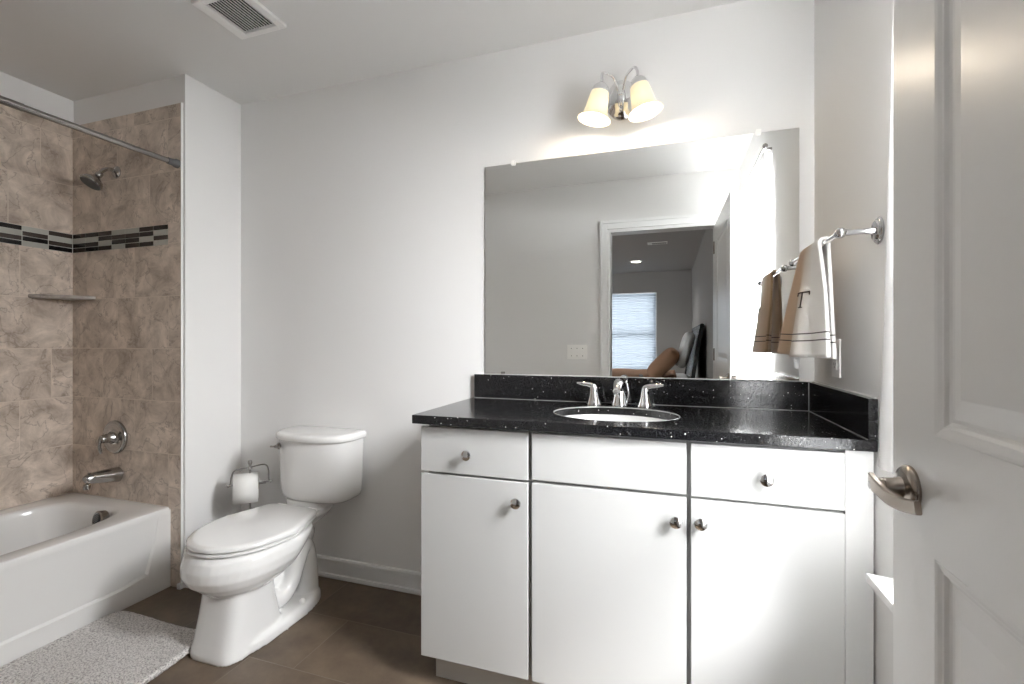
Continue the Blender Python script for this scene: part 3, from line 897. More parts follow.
def towel():
    nu, nv = 48, 70
    bm = B(); uvl = bm.loops.layers.uv.new('UVMap')
    zf, zb = 1.128, 1.120
    Lf, Lb = BZ - zf, BZ - zb
    rad = .013
    Ltot = Lf + PI * rad + Lb
    G = []; V = []
    for j in range(nv + 1):
        s = Ltot * j / nv
        row = []
        for i in range(nu + 1):
            u = i / nu     # 0 near the camera, 1 at the mirror side
            if s < Lf:
                t = 1 - s / Lf      # 1 at front hem, 0 at bar
                # drop: front flap swings out at the hem
                y = (1.515 - .090 * t ** .8) * (1 - u) + (1.70 + .125 * t ** .7) * u
                fold = math.sin(u * 9.5 + .4) * .011 * (.35 + t) + math.sin(u * 21 + 1 + 2 * t) * .003 * t
                x = BXX - rad - .026 * t ** 1.1 + .018 * max(0, 1 - u / .22) ** 2 * t - .006 * u * t + fold * min(1, t * 2.5) - .006 * math.sin(PI * u) * t
                z = zf + s + (-.006 * math.sin(u * PI)) * t
                vm = s
            elif s < Lf + PI * rad:
                a = (s - Lf) / rad
                x = BXX - rad * math.cos(a); z = BZ + rad * math.sin(a) * 1.1
                y = 1.515 * (1 - u) + 1.70 * u
                vm = .3
            else:
                t = (s - Lf - PI * rad) / Lb
                y = (1.530 - .020 * t ** .8) * (1 - u) + (1.70 + .07 * t ** .7) * u
                fold = math.sin(u * 8 + 2.2) * .007 * t
                x = BXX + rad + .004 * t + fold
                z = BZ - t * Lb
                vm = Lb * (1 - t)
            row.append(bm.verts.new((x, y, z)))
            V.append((u, vm))
        G.append(row)
    idx = {}
    k = 0
    for j in range(nv + 1):
        for i in range(nu + 1):
            idx[G[j][i]] = V[k]; k += 1
    for j in range(nv):
        for i in range(nu):
            f = bm.faces.new((G[j][i], G[j][i + 1], G[j + 1][i + 1], G[j + 1][i]))
            for lp in f.loops: lp[uvl].uv = idx[lp.vert]
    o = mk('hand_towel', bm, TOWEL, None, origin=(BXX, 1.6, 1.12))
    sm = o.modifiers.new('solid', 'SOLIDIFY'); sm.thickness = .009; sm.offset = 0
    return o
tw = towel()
tag(tw, 'tan hand towel, near side painted pale like window light, with dark hem stripes folded over the chrome bar', 'towel')
# embroidered letter T on the front flap
bm = B()
def towel_front(u, z):
    t = (BZ - z) / (BZ - 1.128)
    y = (1.515 - .090 * t ** .8) * (1 - u) + (1.70 + .125 * t ** .7) * u
    fold = math.sin(u * 9.5 + .4) * .011 * (.35 + t) + math.sin(u * 21 + 1 + 2 * t) * .003 * t
    x = BXX - .013 - .026 * t ** 1.1 - .006 * u * t + fold * min(1, t * 2.5) - .006 * math.sin(PI * u) * t
    return Vector((x, y, z))
def towel_surface(u, z):
    p = towel_front(u, z)
    nrm = (towel_front(u + .01, z) - p).cross(towel_front(u, z + .004) - p).normalized()
    if nrm.x > 0: nrm = -nrm
    return p + nrm * .0058
def stitch(pts, r=.0018):
    tube(bm, [towel_surface(u, z) for u, z in pts], r, 8, sub=3)
# bar and stem with small serifs; u runs away from the camera, so the letter reads from the room
stitch([(.27 + .22 * k / 8, 1.312) for k in range(9)])
stitch([(.38, 1.312), (.38, 1.295), (.38, 1.268)])
stitch([(.27, 1.312), (.27, 1.303)], .0014); stitch([(.49, 1.312), (.49, 1.303)], .0014); stitch([(.355, 1.268), (.405, 1.268)], .0013)
mk('monogram', bm, plain('brown_thread', (.05, .03, .025), .8), tw)['label'] = 'dark brown embroidered letter T'

# outlet on the right wall, under the towel
def rocker_plate(name, pos, label, cat, n, axis, kind):
    """axis 'x-': plate on the right wall facing -X ; 'y+': on the front wall facing +Y"""
    w = .045 * n + .026; h = .117
    root = thing(name, pos, label, cat)
    def PB(bm, a0, a1, z0, z1, d0, d1):
        if axis == 'x-': bx(bm, pos[0] - d1, pos[0] - d0, pos[1] + a0, pos[1] + a1, pos[2] + z0, pos[2] + z1)
        else: bx(bm, pos[0] + a0, pos[0] + a1, pos[1] + d0, pos[1] + d1, pos[2] + z0, pos[2] + z1)
    bm = B(); PB(bm, -w / 2, w / 2, -h / 2, h / 2, 0, .005); mk('cover_plate', bm, PLAST, root, bevel=.002)
    for i in range(n):
        c = (i - (n - 1) / 2) * .046
        if kind == 'toggle':
            bm = B(); PB(bm, c - .005, c + .005, -.012, .012, .005, .006); PB(bm, c - .004, c + .004, .000, .010, .005, .014); mk('toggle', bm, PLAST, root, bevel=.001)
            for zz in (-.030, .030):
                bm = B(); PB(bm, c - .003, c + .003, zz - .003, zz + .003, .005, .0058); mk('screw', bm, DCHROME, root, smooth=False)
        else:
            for zz in (-.020, .020):
                bm = B(); PB(bm, c - .016, c + .016, zz - .0145, zz + .0145, .005, .0068); r = mk('receptacle', bm, PLAST, root, bevel=.002)
                bm = B(); PB(bm, c - .008, c - .006, zz - .002, zz + .006, .0068, .0071); PB(bm, c + .006, c + .008, zz - .002, zz + .006, .0068, .0071); PB(bm, c - .002, c + .002, zz - .009, zz - .006, .0068, .0071)
                mk('slot', bm, DARK, r, smooth=False)
    return root
rocker_plate('wall_outlet', (XR, 1.695, 1.117), 'white wall outlet on the right wall below the towel', 'outlet', 1, 'x-', 'outlet')
rocker_plate('light_switch', (-.695, YF, 1.085), 'white three-gang light switch plate seen in the mirror', 'light switch', 3, 'y+', 'toggle')

# ------------------------------------------------------------------ ceiling vent
vt = thing('ceiling_vent', (-1.566, 1.385, H), 'white louvred exhaust fan grille on the ceiling', 'vent')
vx0, vx1, vy0, vy1 = -1.682, -1.447, 1.278, 1.500
bm = B()
for a, b_, c, d in ((vx0, vx0 + .045, vy0, vy1), (vx1 - .030, vx1, vy0, vy1), (vx0 + .045, vx1 - .030, vy0, vy0 + .025), (vx0 + .045, vx1 - .030, vy1 - .025, vy1)):
    bx(bm, a, b_, c, d, H - .016, H - .001)
mk('grille_frame', bm, PLAST, vt, bevel=.003)
boxes('backing', [(vx0 + .04, vx1 - .025, vy0 + .02, vy1 - .02, H - .003, H - .001)], DARK, vt)
ns = 12
for i in range(ns):
    x = vx0 + .045 + (vx1 - vx0 - .075) * (i + .5) / ns
    bm = B()
    rings(bm, [[(x - .0056, y, H - .006), (x + .0020, y, H - .0155), (x + .0042, y, H - .0150), (x - .0034, y, H - .0055)] for y in (vy0 + .025, vy1 - .025)])
    mk('slat', bm, PLAST, vt, smooth=False)

# ------------------------------------------------------------------ bathtub
tub = thing('bathtub', (-2.62, .85, 0), 'white alcove bathtub with a flat apron in the tiled recess', 'bathtub')
TX0, TX1, TY0, TY1, TZ = XL + TT + .001, -2.249, YF + TT + .001, YP - TT - .001, .381
def inner(f, cx, cy, a, b, p=4.6, z=0, n=72):
    return [(x, y, z) for x, y in superell(cx, cy, a * f, b * f, p, n)]
bm = B()
nn = 72
ICX, ICY, IA, IB = -2.612, .835, .272, .672
def rect_ring(z, inset=0):
    out = []
    for k in range(nn):
        t = 2 * PI * k / nn
        c, s = math.cos(t), math.sin(t)
        # box-like outline sampled at matching angles
        hx, hy = (TX1 - TX0) / 2 - inset, (TY1 - TY0) / 2 - inset
        cx, cy = (TX0 + TX1) / 2, (TY0 + TY1) / 2
        p = 60
        out.append((cx + hx * math.copysign(abs(c) ** (2 / p), c), cy + hy * math.copysign(abs(s) ** (2 / p), s), z))
    return out
ringsT = [rect_ring(.352), rect_ring(TZ - .006), rect_ring(TZ - .0015, .002), rect_ring(TZ, .006),
          inner(1.035, ICX, ICY, IA, IB, z=TZ), inner(1.0, ICX, ICY, IA, IB, z=TZ - .003), inner(.985, ICX, ICY, IA, IB, z=TZ - .010), inner(.975, ICX, ICY, IA, IB, z=TZ - .03),
          inner(.95, ICX, ICY, IA, IB, z=.28), inner(.92, ICX, ICY, IA * .98, IB, z=.16), inner(.86, ICX, ICY, IA * .95, IB, z=.09), inner(.75, ICX, ICY, IA * .9, IB, z=.066), inner(.3, ICX, ICY, IA, IB, z=.060)]
rings(bm, ringsT, cap0=False, cap1=True)
mk('tub_basin', bm, TUBM, tub, angle=50)
# apron with a shallow recessed field and raised skirt line
bm = B()
ax_ = TX1
def ap_ring(pts, x): return [(x, y, z) for y, z in pts]
o1 = [(TY0, 0.0), (TY1, 0.0), (TY1, TZ - .012), (TY0, TZ - .012)]
def fieldring(i):
    return [(TY0 + .10 + i, .084 + i), (1.400 - i * .3, .084 + i), (1.512 - i, .100 + i), (1.540 - i, .215), (1.56, TZ - .02 - i), (TY0 + .10 + i, TZ - .02 - i)]
rs0 = fieldring(0)
# faces: outer sheet around the field
vo = [bm.verts.new((ax_ - .004, y, z)) for y, z in o1]
vi = [bm.verts.new((ax_ - .004, y, z)) for y, z in rs0]
vj = [bm.verts.new((ax_ - (.012 if z < .2 else (.009 if z < .26 else .0042)), y, z)) for y, z in fieldring(.010)]
bm.faces.new((vo[0], vo[1], vi[2], vi[1], vi[0])); bm.faces.new((vo[1], vo[2], vi[3], vi[2]))
bm.faces.new((vo[2], vo[3], vi[5], vi[4], vi[3])); bm.faces.new((vo[3], vo[0], vi[0], vi[5]))
for k in range(6): bm.faces.new((vi[k], vi[(k + 1) % 6], vj[(k + 1) % 6], vj[k]))
bm.faces.new(vj)
vb = [bm.verts.new((ax_ - .03, y, z)) for y, z in o1]
for k in range(4): bm.faces.new((vo[k], vo[(k + 1) % 4], vb[(k + 1) % 4], vb[k]))
bm.faces.new(vb[::-1])
mk('apron', bm, TUBM, tub, smooth=False, bevel=.003, seg=3, angle=20)
# overflow plate with slotted face on the inner end wall
bm = B()
oc = Vector((-2.495, 1.482, .340)); oax = Vector((-.10, -1, .18)).normalized()
lathe(bm, [(.0001, 0), (.037, 0), (.040, .006), (.040, .030), (.036, .033), (.033, .034), (.031, .0325), (.0001, .0325)], oc, oax, 36)
ovp = mk('overflow_cover', bm, DCHROME, tub)
bm = B()
u = Vector((0, 0, 1)).cross(oax).normalized(); v_ = oax.cross(u).normalized()
for k in range(-3, 4):
    h_ = math.sqrt(max(.029 ** 2 - (k * .0078) ** 2, 0))
    d1 = (u + v_ * .6).normalized(); d2 = oax.cross(d1).normalized()
    c = oc + oax * .0335 + d2 * k * .0078
    tube(bm, [c - d1 * h_, c + d1 * h_], .0019, 6)
mk('grille', bm, DARK, ovp)
bm = B(); lathe(bm, [(.0001, .0605), (.03, .0605), (.031, .064), (.018, .067), (.0001, .066)], (-2.6, 1.3, 0), (0, 0, 1), 28); mk('drain', bm, CHROME, tub)

YW = YP - TT   # tile face on the plumbing wall
# tub spout
bm = B()
P = [(-2.618, YW, .503), (-2.619, YW - .035, .507), (-2.620, YW - .085, .512), (-2.621, YW - .120, .514), (-2.622, YW - .140, .508)]
tube(bm, P, [.037, .034, .029, .025, .019], 22, sub=5, flat=(1, 1))
lathe(bm, [(.0001, 0), (.012, 0), (.0155, .012), (.013, .024), (.0001, .026)], (-2.623, YW - .133, .465), (0, 0, 1), 18)
sp_ = mk('tub_spout', bm, DCHROME, None, origin=(-2.622, YW, .505)); tag(sp_, 'chrome tub spout on the brown tile above the tub rim', 'spout')
bm = B(); lathe(bm, [(.0001, 0), (.003, 0), (.003, .012), (.006, .014), (.006, .018), (.0001, .019)], (-2.622, YW - .124, .524), (0, 0, 1), 14); mk('diverter_knob', bm, DCHROME, sp_)
# valve trim with curved lever
vv = thing('shower_valve', (-2.632, YW, .69), 'round chrome shower valve with a curved lever on the brown tile', 'valve')
bm = B(); lathe(bm, [(.0001, 0), (.081, 0), (.083, .003), (.082, .012), (.078, .016), (.066, .018), (.060, .0165), (.035, .0175), (.030, .022), (.0001, .023)], (-2.632, YW, .69), (0, -1, 0), 48); mk('escutcheon', bm, DCHROME, vv)
bm = B(); lathe(bm, [(.0001, .018), (.030, .018), (.029, .024), (.023, .034), (.021, .052), (.022, .060), (.018, .070), (.0001, .074)], (-2.632, YW, .69), (0, -1, 0), 30)
hd = mk('valve_hub', bm, DCHROME, vv)
bm = B(); tube(bm, [(-2.632, YW - .046, .694), (-2.633, YW - .058, .700), (-2.636, YW - .068, .693), (-2.638, YW - .073, .670), (-2.638, YW - .071, .642), (-2.636, YW - .066, .620)], [.015, .0135, .0115, .0105, .0095, .007], 16, sub=6, flat=(1, .8)); mk('lever', bm, DCHROME, hd)
# shower head on its arm
sh = thing('wall_shower', (-2.630, YW, 2.020), 'chrome shower head on a bent arm high on the tiled wall', 'shower head')
bm = B(); lathe(bm, [(.0001, 0), (.030, 0), (.031, .003), (.027, .008), (.018, .012), (.012, .016), (.0001, .017)], (-2.630, YW, 2.020), (0, -1, 0), 30); mk('flange', bm, DCHROME, sh)
bm = B(); tube(bm, [(-2.630, YW, 2.020), (-2.631, YW - .028, 2.026), (-2.633, YW - .055, 2.014), (-2.634, YW - .075, 1.988)], .0095, 14, sub=6); mk('arm', bm, DCHROME, sh)
hp = Vector((-2.634, YW - .072, 1.990)); hx_ = Vector((-.08, -.50, -.80)).normalized()
bm = B(); lathe(bm, [(.0001, -.006), (.011, -.006), (.015, 0), (.015, .014), (.012, .018), (.020, .030), (.040, .046), (.047, .058), (.048, .066), (.045, .070), (.0001, .070)], hp, hx_, 32); hh = mk('head', bm, DCHROME, sh)
bm = B(); lathe(bm, [(.0001, .0705), (.042, .0705), (.041, .0725), (.0001, .073)], hp, hx_, 32); mk('nozzle_face', bm, RUBBER, hh)
# curtain rod
rod = thing('shower_curtain_rod', (-2.21, .85, 2.03), 'straight nickel shower curtain rod across the tub alcove', 'curtain rod')
bm = B(); tube(bm, [(-2.207, YF + TT, 2.012), (-2.207, YW - .02, 2.012)], .0125, 18); tube(bm, [(-2.207, YF + TT + .05, 2.012), (-2.207, 1.05, 2.012)], .0142, 18); mk('rod', bm, RODM, rod)
for y0, s_ in ((YW, -1), (YF + TT, 1)):
    bm = B(); lathe(bm, [(.0001, 0), (.0205, 0), (.0205, .012), (.0165, .018), (.0150, .048), (.0001, .048)], (-2.207, y0, 2.012), (0, s_, 0), 24); mk('end_cap', bm, RUBBER, rod)
# corner shelf of stone
bm = B()
cxs, cys = XL + TT, YW
out = [(cxs, cys)]
for k in range(13):
    a = k / 12 * PI / 2
    rr = .185 - .035 * math.sin(2 * a) 
    out.append((cxs + rr * math.cos(a), cys - rr * math.sin(a)))
prism(bm, out, 1.384, 1.402)
SHELFM = stone_tile_mat('shelf_stone', 0, (.20, .17, .15), (.50, .46, .42), 9, 9)
tag(mk('corner_shelf', bm, SHELFM, None, smooth=False, bevel=.005, seg=3), 'thin stone corner shelf below the mosaic band in the tub alcove', 'shelf')

# ------------------------------------------------------------------ toilet
CXT = -1.600
toi = thing('toilet', (CXT, 1.55, 0), 'white elongated two-piece toilet between the partition and vanity', 'toilet')
def egg(z, yf, yb, w, p=2.3, n=40, ymax=None, pw=None):
    """closed outline: pointed-round front at yf (towards the camera), back at yb; widest about 62 % back"""
    ym = ymax if ymax is not None else yf + (yb - yf) * .62
    out = []
    for k in range(n):
        t = 2 * PI * k / n
        c, s = math.cos(t), math.sin(t)
        x = w * math.copysign(abs(c) ** (2 / p), c)
        L = (ym - yf) if s < 0 else (yb - ym)
        y = ym + L * math.copysign(abs(s) ** (2 / (p if s < 0 else (pw or p))), s)
        out.append(Vector((CXT + x, y, z)))
    return out
def toilet_bowl():
    bm = B()
    # bowl
    rings(bm, [egg(.388, 1.250, 1.700, .192, p=2.1, ymax=1.50, pw=3), egg(.372, 1.232, 1.700, .196, p=2.15, ymax=1.49, pw=3), egg(.340, 1.222, 1.690, .196, p=2.2, ymax=1.48), egg(.305, 1.222, 1.660, .188, p=2.2, ymax=1.46),
               egg(.275, 1.238, 1.630, .172, ymax=1.45), egg(.248, 1.265, 1.590, .148, ymax=1.44), egg(.225, 1.295, 1.550, .118, ymax=1.43), egg(.190, 1.32, 1.52, .08, ymax=1.43)])
    # pedestal
    ped = []
    for z, yf, yb, w in ((.0, 1.262, 1.56, .118), (.02, 1.264, 1.555, .115), (.06, 1.275, 1.540, .109), (.14, 1.293, 1.520, .104), (.24, 1.312, 1.505, .100), (.27, 1.325, 1.49, .09)):
        ped.append([Vector((x, y, z)) for x, y in superell(CXT + .006, (yf + yb) / 2, w, (yb - yf) / 2, 4.2, 48)])
    rings(bm, ped)
    # foot plate
    ft = []
    for z, d in ((0, 0), (.030, .002), (.042, .010), (.046, .022)):
        ft.append([v + Vector((.012, 0, 0)) for v in egg(z, 1.264 + d, 1.800 - d, .128 - d, p=2.7, ymax=1.52)])
    rings(bm, ft)
    # trapway bulges on both sides
    for s in (-1, 1):
        x = CXT + s * .042
        tube(bm, [(x, 1.43, .20), (x, 1.49, .125), (x + s * .012, 1.555, .095), (x + s * .016, 1.610, .125), (x + s * .016, 1.645, .195), (x + s * .012, 1.675, .255), (x, 1.715, .240), (x, 1.735, .15), (x, 1.735, .03)],
             [.055, .046, .040, .038, .040, .044, .044, .044, .050], 18, sub=5)
    tube(bm, [(CXT, 1.60, .29), (CXT, 1.70, .31), (CXT, 1.75, .27)], [.080, .072, .062], 16, sub=4)
    prism(bm, superell(CXT, 1.80, .10, .07, 4), .39, .436)
    tube(bm, [(CXT, 1.44, .20), (CXT, 1.56, .16), (CXT, 1.66, .18), (CXT, 1.70, .12)], [.06, .046, .036, .036], 16, sub=4)
    # deck under the tank
    dk = []
    for z, w, yf, yb in ((.33, .070, 1.60, 1.78), (.360, .090, 1.58, 1.86), (.385, .112, 1.57, 1.865), (.398, .116, 1.60, 1.870), (.404, .110, 1.66, 1.86)):
        dk.append([Vector((a, b_, z)) for a, b_ in superell(CXT, (yf + yb) / 2, w, (yb - yf) / 2, 4, 40)])
    rings(bm, dk)
    return bm
bowl = mk('bowl', toilet_bowl(), PORC, toi)
rm = bowl.modifiers.new('fuse', 'REMESH'); rm.mode = 'VOXEL'; rm.voxel_size = .005; rm.use_smooth_shade = True
sm = bowl.modifiers.new('smooth', 'SMOOTH'); sm.factor = .6; sm.iterations = 4
bm = B()
LP = 2.12
def taper(bm):   # the hinge end narrows towards the tank
    for v in bm.verts:
        if v.co.y > 1.53:
            f = (v.co.y - 1.53) / .18
            v.co.x = CXT + (v.co.x - CXT) * (1 - .36 * max(f, 0) ** 1.35)
rings(bm, [egg(.3935, 1.285, 1.690, .165, LP, ymax=1.50, pw=30), egg(.3938, 1.246, 1.706, .195, LP, ymax=1.50, pw=30), egg(.3950, 1.242, 1.708, .199, LP, ymax=1.50, pw=30), egg(.4015, 1.242, 1.708, .199, LP, ymax=1.50, pw=30), egg(.4027, 1.245, 1.706, .196, LP, ymax=1.50, pw=30), egg(.4029, 1.285, 1.690, .165, LP, ymax=1.50, pw=30)])
taper(bm)
mk('seat', bm, PORC, toi, angle=60)
bm = B()
rings(bm, [egg(.4088, 1.285, 1.695, .165, LP, ymax=1.50, pw=30), egg(.4090, 1.248, 1.708, .194, LP, ymax=1.50, pw=30), egg(.4105, 1.244, 1.711, .199, LP, ymax=1.50, pw=30), egg(.4190, 1.244, 1.711, .199, LP, ymax=1.50, pw=30), egg(.4250, 1.250, 1.709, .194, LP, ymax=1.50, pw=30), egg(.4275, 1.270, 1.700, .178, LP, ymax=1.50, pw=30)])
taper(bm)
mk('lid', bm, PORC, toi, angle=50)
for dx, y in ((.12, 1.36), (-.12, 1.36), (.14, 1.60), (-.14, 1.60)):
    bm = B(); bx(bm, CXT + dx - .012, CXT + dx + .012, y - .006, y + .006,   .3870, .3937); bx(bm, CXT + dx - .012, CXT + dx + .012, y - .006, y + .006, .4028, .4090); mk('bumper', bm, PLAST, toi)
for s in (-1, 1):
    bm = B(); tube(bm, [(CXT + s * .085 - .02, 1.718, .412), (CXT + s * .085 + .02, 1.718, .412)], .010, 14); mk('hinge', bm, PLAST, toi)
def tank_out(z, yf, w, yb=1.908, n=48, p=3.4):
    out = []
    yc = yb - .075
    for k in range(n):
        t = 2 * PI * k / n
        c, s = math.cos(t), math.sin(t)
        if s < 0:
            x = w * math.copysign(abs(c) ** (2 / 2.9), c); y = yc - (yc - yf) * abs(s) ** (2 / 2.6)
        else:
            x = w * math.copysign(abs(c) ** (2 / 9), c); y = yc + (yb - yc) * abs(s) ** (2 / 9)
        out.append(Vector((CXT + .034 + x, y, z)))
    return out
bm = B()
rings(bm, [tank_out(.430, 1.755, .145), tank_out(.433, 1.742, .165), tank_out(.444, 1.728, .180), tank_out(.465, 1.720, .188), tank_out(.52, 1.715, .192), tank_out(.62, 1.712, .196), tank_out(.714, 1.709, .200)])
mk('tank', bm, PORC, toi, angle=60)
bm = B()
rings(bm, [tank_out(.7145, 1.710, .199), tank_out(.7155, 1.698, .207, 1.914), tank_out(.720, 1.694, .211, 1.915), tank_out(.736, 1.694, .211, 1.915), tank_out(.744, 1.699, .207, 1.913), tank_out(.748, 1.709, .198, 1.908), tank_out(.749, 1.735, .18, 1.89)])
mk('tank_lid', bm, PORC, toi, angle=60)
bm = B()
fl = Vector((CXT - .100, 1.716, .688))
lathe(bm, [(.0001, 0), (.0165, 0), (.017, .003), (.014, .008), (.008, .011), (.0075, .020), (.0001, .022)], fl, (-.25, -1, 0), 24)
tube(bm, [tuple(fl + Vector((-.004, -.018, 0))), tuple(fl + Vector((-.02, -.016, -.001))), tuple(fl + Vector((-.036, -.012, -.003)))], [.006, .0045, .0055], 12, sub=4)
mk('flush_lever', bm, DCHROME, toi)
for s in (-1, 1):
    bm = B(); lathe(bm, [(.012, 0), (.0125, .004), (.011, .012), (.006, .017), (.0001, .018)], (CXT + .012 + s * .094, 1.635, .044), (0, 0, 1), 16); mk('bolt_cap', bm, PLAST, toi)

# ------------------------------------------------------------------ toilet paper stand
cx0, cy0 = -1.966, 1.80
e0, e1 = Vector((-2.041, 1.737, .466)), Vector((-1.915, 1.863, .466))
ed = (e1 - e0).normalized(); en = Vector((ed.y, -ed.x, 0))
st = thing('toilet_paper_stand', (cx0, cy0, 0), 'freestanding chrome toilet paper stand behind the toilet', 'paper holder')
bm = B(); lathe(bm, [(.0001, 0), (.068, 0), (.070, .004), (.062, .012), (.035, .018), (.012, .026), (.0001, .03)], (cx0, cy0, 0), (0, 0, 1), 36); mk('base', bm, CHROME, st)
bm = B(); tube(bm, [(cx0, cy0, .015), (cx0, cy0, .545)], .0048, 12); mk('pole', bm, DCHROME, st)
bm = B(); lathe(bm, [(.0001, 0), (.007, .003), (.0105, .012), (.007, .021), (.0055, .024), (.009, .034), (.011, .040), (.008, .049), (.0001, .052)], (cx0, cy0, .530), (0, 0, 1), 20); mk('finial', bm, DCHROME, st)
bm = B()
cc = Vector((cx0, cy0, 0))
def fr(a, z): return tuple(cc + ed * a + Vector((0, 0, z)))
tube(bm, [fr(-.084, .468), fr(-.080, .505), fr(-.068, .534), fr(-.045, .541), fr(0, .545), fr(.045, .553), fr(.068, .550), fr(.080, .53), fr(.084, .468)], .0034, 10, sub=5)
mk('wire_frame', bm, DCHROME, st)
bm = B(); tube(bm, [fr(-.090, .467), fr(.090, .467)], .0055, 12); ball(bm, Vector(fr(-.093, .467)), .0095); ball(bm, Vector(fr(.093, .466)), .0095); tube(bm, [fr(.030, .466), fr(.070, .466)], .010, 14); mk('spindle', bm, CHROME, st)
roll = thing('toilet_paper_roll', fr(-.018, .40), 'white toilet paper roll hanging on the chrome stand', 'toilet paper')
bm = B()
rc = cc + ed * (-.016) + Vector((0, 0, .4535))
R0 = .063
# thick ring with a hanging sheet on the room side
rs = []
for r, a in ((R0, -.054), (R0, .054), (.020, .054), (.020, -.054)):
    rs.append([rc + ed * a + en * math.cos(2 * PI * k / 48) * r + Vector((0, 0, 1)) * math.sin(2 * PI * k / 48) * r for k in range(48)])
rings(bm, rs, closed=True)
mk('paper', bm, PAPER, roll, angle=40)
bm = B()
prof = []
for k in range(9):
    a = math.radians(95 - k * 12); prof.append(rc + en * math.cos(a) * (R0 + .0012) + Vector((0, 0, 1)) * math.sin(a) * (R0 + .0012))
prof += [rc + en * (R0 + .0015) + Vector((0, 0, -.02)), rc + en * (R0 + .001) + Vector((0, 0, -.066))]
A_ = [bm.verts.new(p + ed * -.054) for p in prof]; C_ = [bm.verts.new(p + ed * .054) for p in prof]
for k in range(len(prof) - 1): bm.faces.new((A_[k], C_[k], C_[k + 1], A_[k + 1]))
s_o = mk('loose_sheet', bm, PAPER, roll, angle=60)
q = s_o.modifiers.new('s', 'SOLIDIFY'); q.thickness = .0008
bm = B()
rs = []
for r, a in ((.0195, -.0545), (.0195, .0545), (.018, .0545), (.018, -.0545)):
    rs.append([rc + ed * a + en * math.cos(2 * PI * k / 24) * r + Vector((0, 0, 1)) * math.sin(2 * PI * k / 24) * r for k in range(24)])
rings(bm, rs, closed=True); mk('cardboard_core', bm, CARD, roll)

# ------------------------------------------------------------------ bath mat
def mat_tex():
    m, nt, b = new_mat('shaggy_grey_mat')
    tc = N(nt, 'ShaderNodeTexCoord')
    n1 = N(nt, 'ShaderNodeTexNoise'); n1.inputs['Scale'].default_value = 190; n1.inputs['Detail'].default_value = 4
    nt.links.new(tc.outputs['Object'], n1.inputs['Vector'])
    cr = N(nt, 'ShaderNodeValToRGB')
    cr.color_ramp.elements[0].position = .36; cr.color_ramp.elements[0].color = (.34, .32, .305, 1)
    cr.color_ramp.elements[1].position = .56; cr.color_ramp.elements[1].color = (.72, .69, .665, 1)
    nt.links.new(n1.outputs[0], cr.inputs[0]); nt.links.new(cr.outputs[0], b.inputs['Base Color'])
    bump(nt, b, n1.outputs[0], 1.0, .006)
    setp(b, Roughness=1.0)
    return m
bm = B()
MX0, MX1, MY0, MY1 = -2.252, -1.688, .56, 1.392
nx, ny = 110, 160
def mat_h(x, y):
    d = noise.noise(Vector((x * 150, y * 150, 0))) * .0035 + noise.noise(Vector((x * 60, y * 60, 3))) * .002
    lift = .018 * math.exp(-(((x - MX1) / .07) ** 2)) * math.exp(-(((y - MY1) / .25) ** 2))
    lift += .004 * math.sin(x * 14) * math.sin(y * 9 + 1)
    return .015 + d + max(lift, -.003)
top = {}
cr0 = .07
def inside(x, y):
    ax = max(MX0 + cr0 - x, x - (MX1 - cr0), 0); ay = max(MY0 + cr0 - y, y - (MY1 - cr0), 0)
    return ax * ax + ay * ay <= cr0 * cr0 + 1e-6
def clampc(x, y):
    ax = 0; 
    cxx = min(max(x, MX0 + cr0), MX1 - cr0); cyy = min(max(y, MY0 + cr0), MY1 - cr0)
    d = math.hypot(x - cxx, y - cyy)
    if d > cr0: return cxx + (x - cxx) * cr0 / d, cyy + (y - cyy) * cr0 / d
    return x, y
G = []; Gb = []
for j in range(ny + 1):
    r1 = []; r2 = []
    for i in range(nx + 1):
        x, y = clampc(MX0 + (MX1 - MX0) * i / nx, MY0 + (MY1 - MY0) * j / ny)
        edge = min(i, j, nx - i, ny - j)
        hgt = mat_h(x, y) * (0.55 if edge == 0 else (.9 if edge == 1 else 1))
        base = max(0.001, mat_h(x, y) - .019)
        r1.append(bm.verts.new((x, y, hgt))); r2.append(bm.verts.new((x, y, min(base, hgt - .002))))
    G.append(r1); Gb.append(r2)
for j in range(ny):
    for i in range(nx):
        bm.faces.new((G[j][i], G[j][i + 1], G[j + 1][i + 1], G[j + 1][i])); bm.faces.new((Gb[j][i], Gb[j + 1][i], Gb[j + 1][i + 1], Gb[j][i + 1]))
for i in range(nx):
    bm.faces.new((G[0][i], Gb[0][i], Gb[0][i + 1], G[0][i + 1])); bm.faces.new((G[ny][i], G[ny][i + 1], Gb[ny][i + 1], Gb[ny][i]))
for j in range(ny):
    bm.faces.new((G[j][0], G[j + 1][0], Gb[j + 1][0], Gb[j][0])); bm.faces.new((G[j][nx], Gb[j][nx], Gb[j + 1][nx], G[j + 1][nx]))
tag(mk('bath_mat', bm, mat_tex(), None, angle=180), 'shaggy light grey bath mat on the floor beside the tub', 'bath mat')

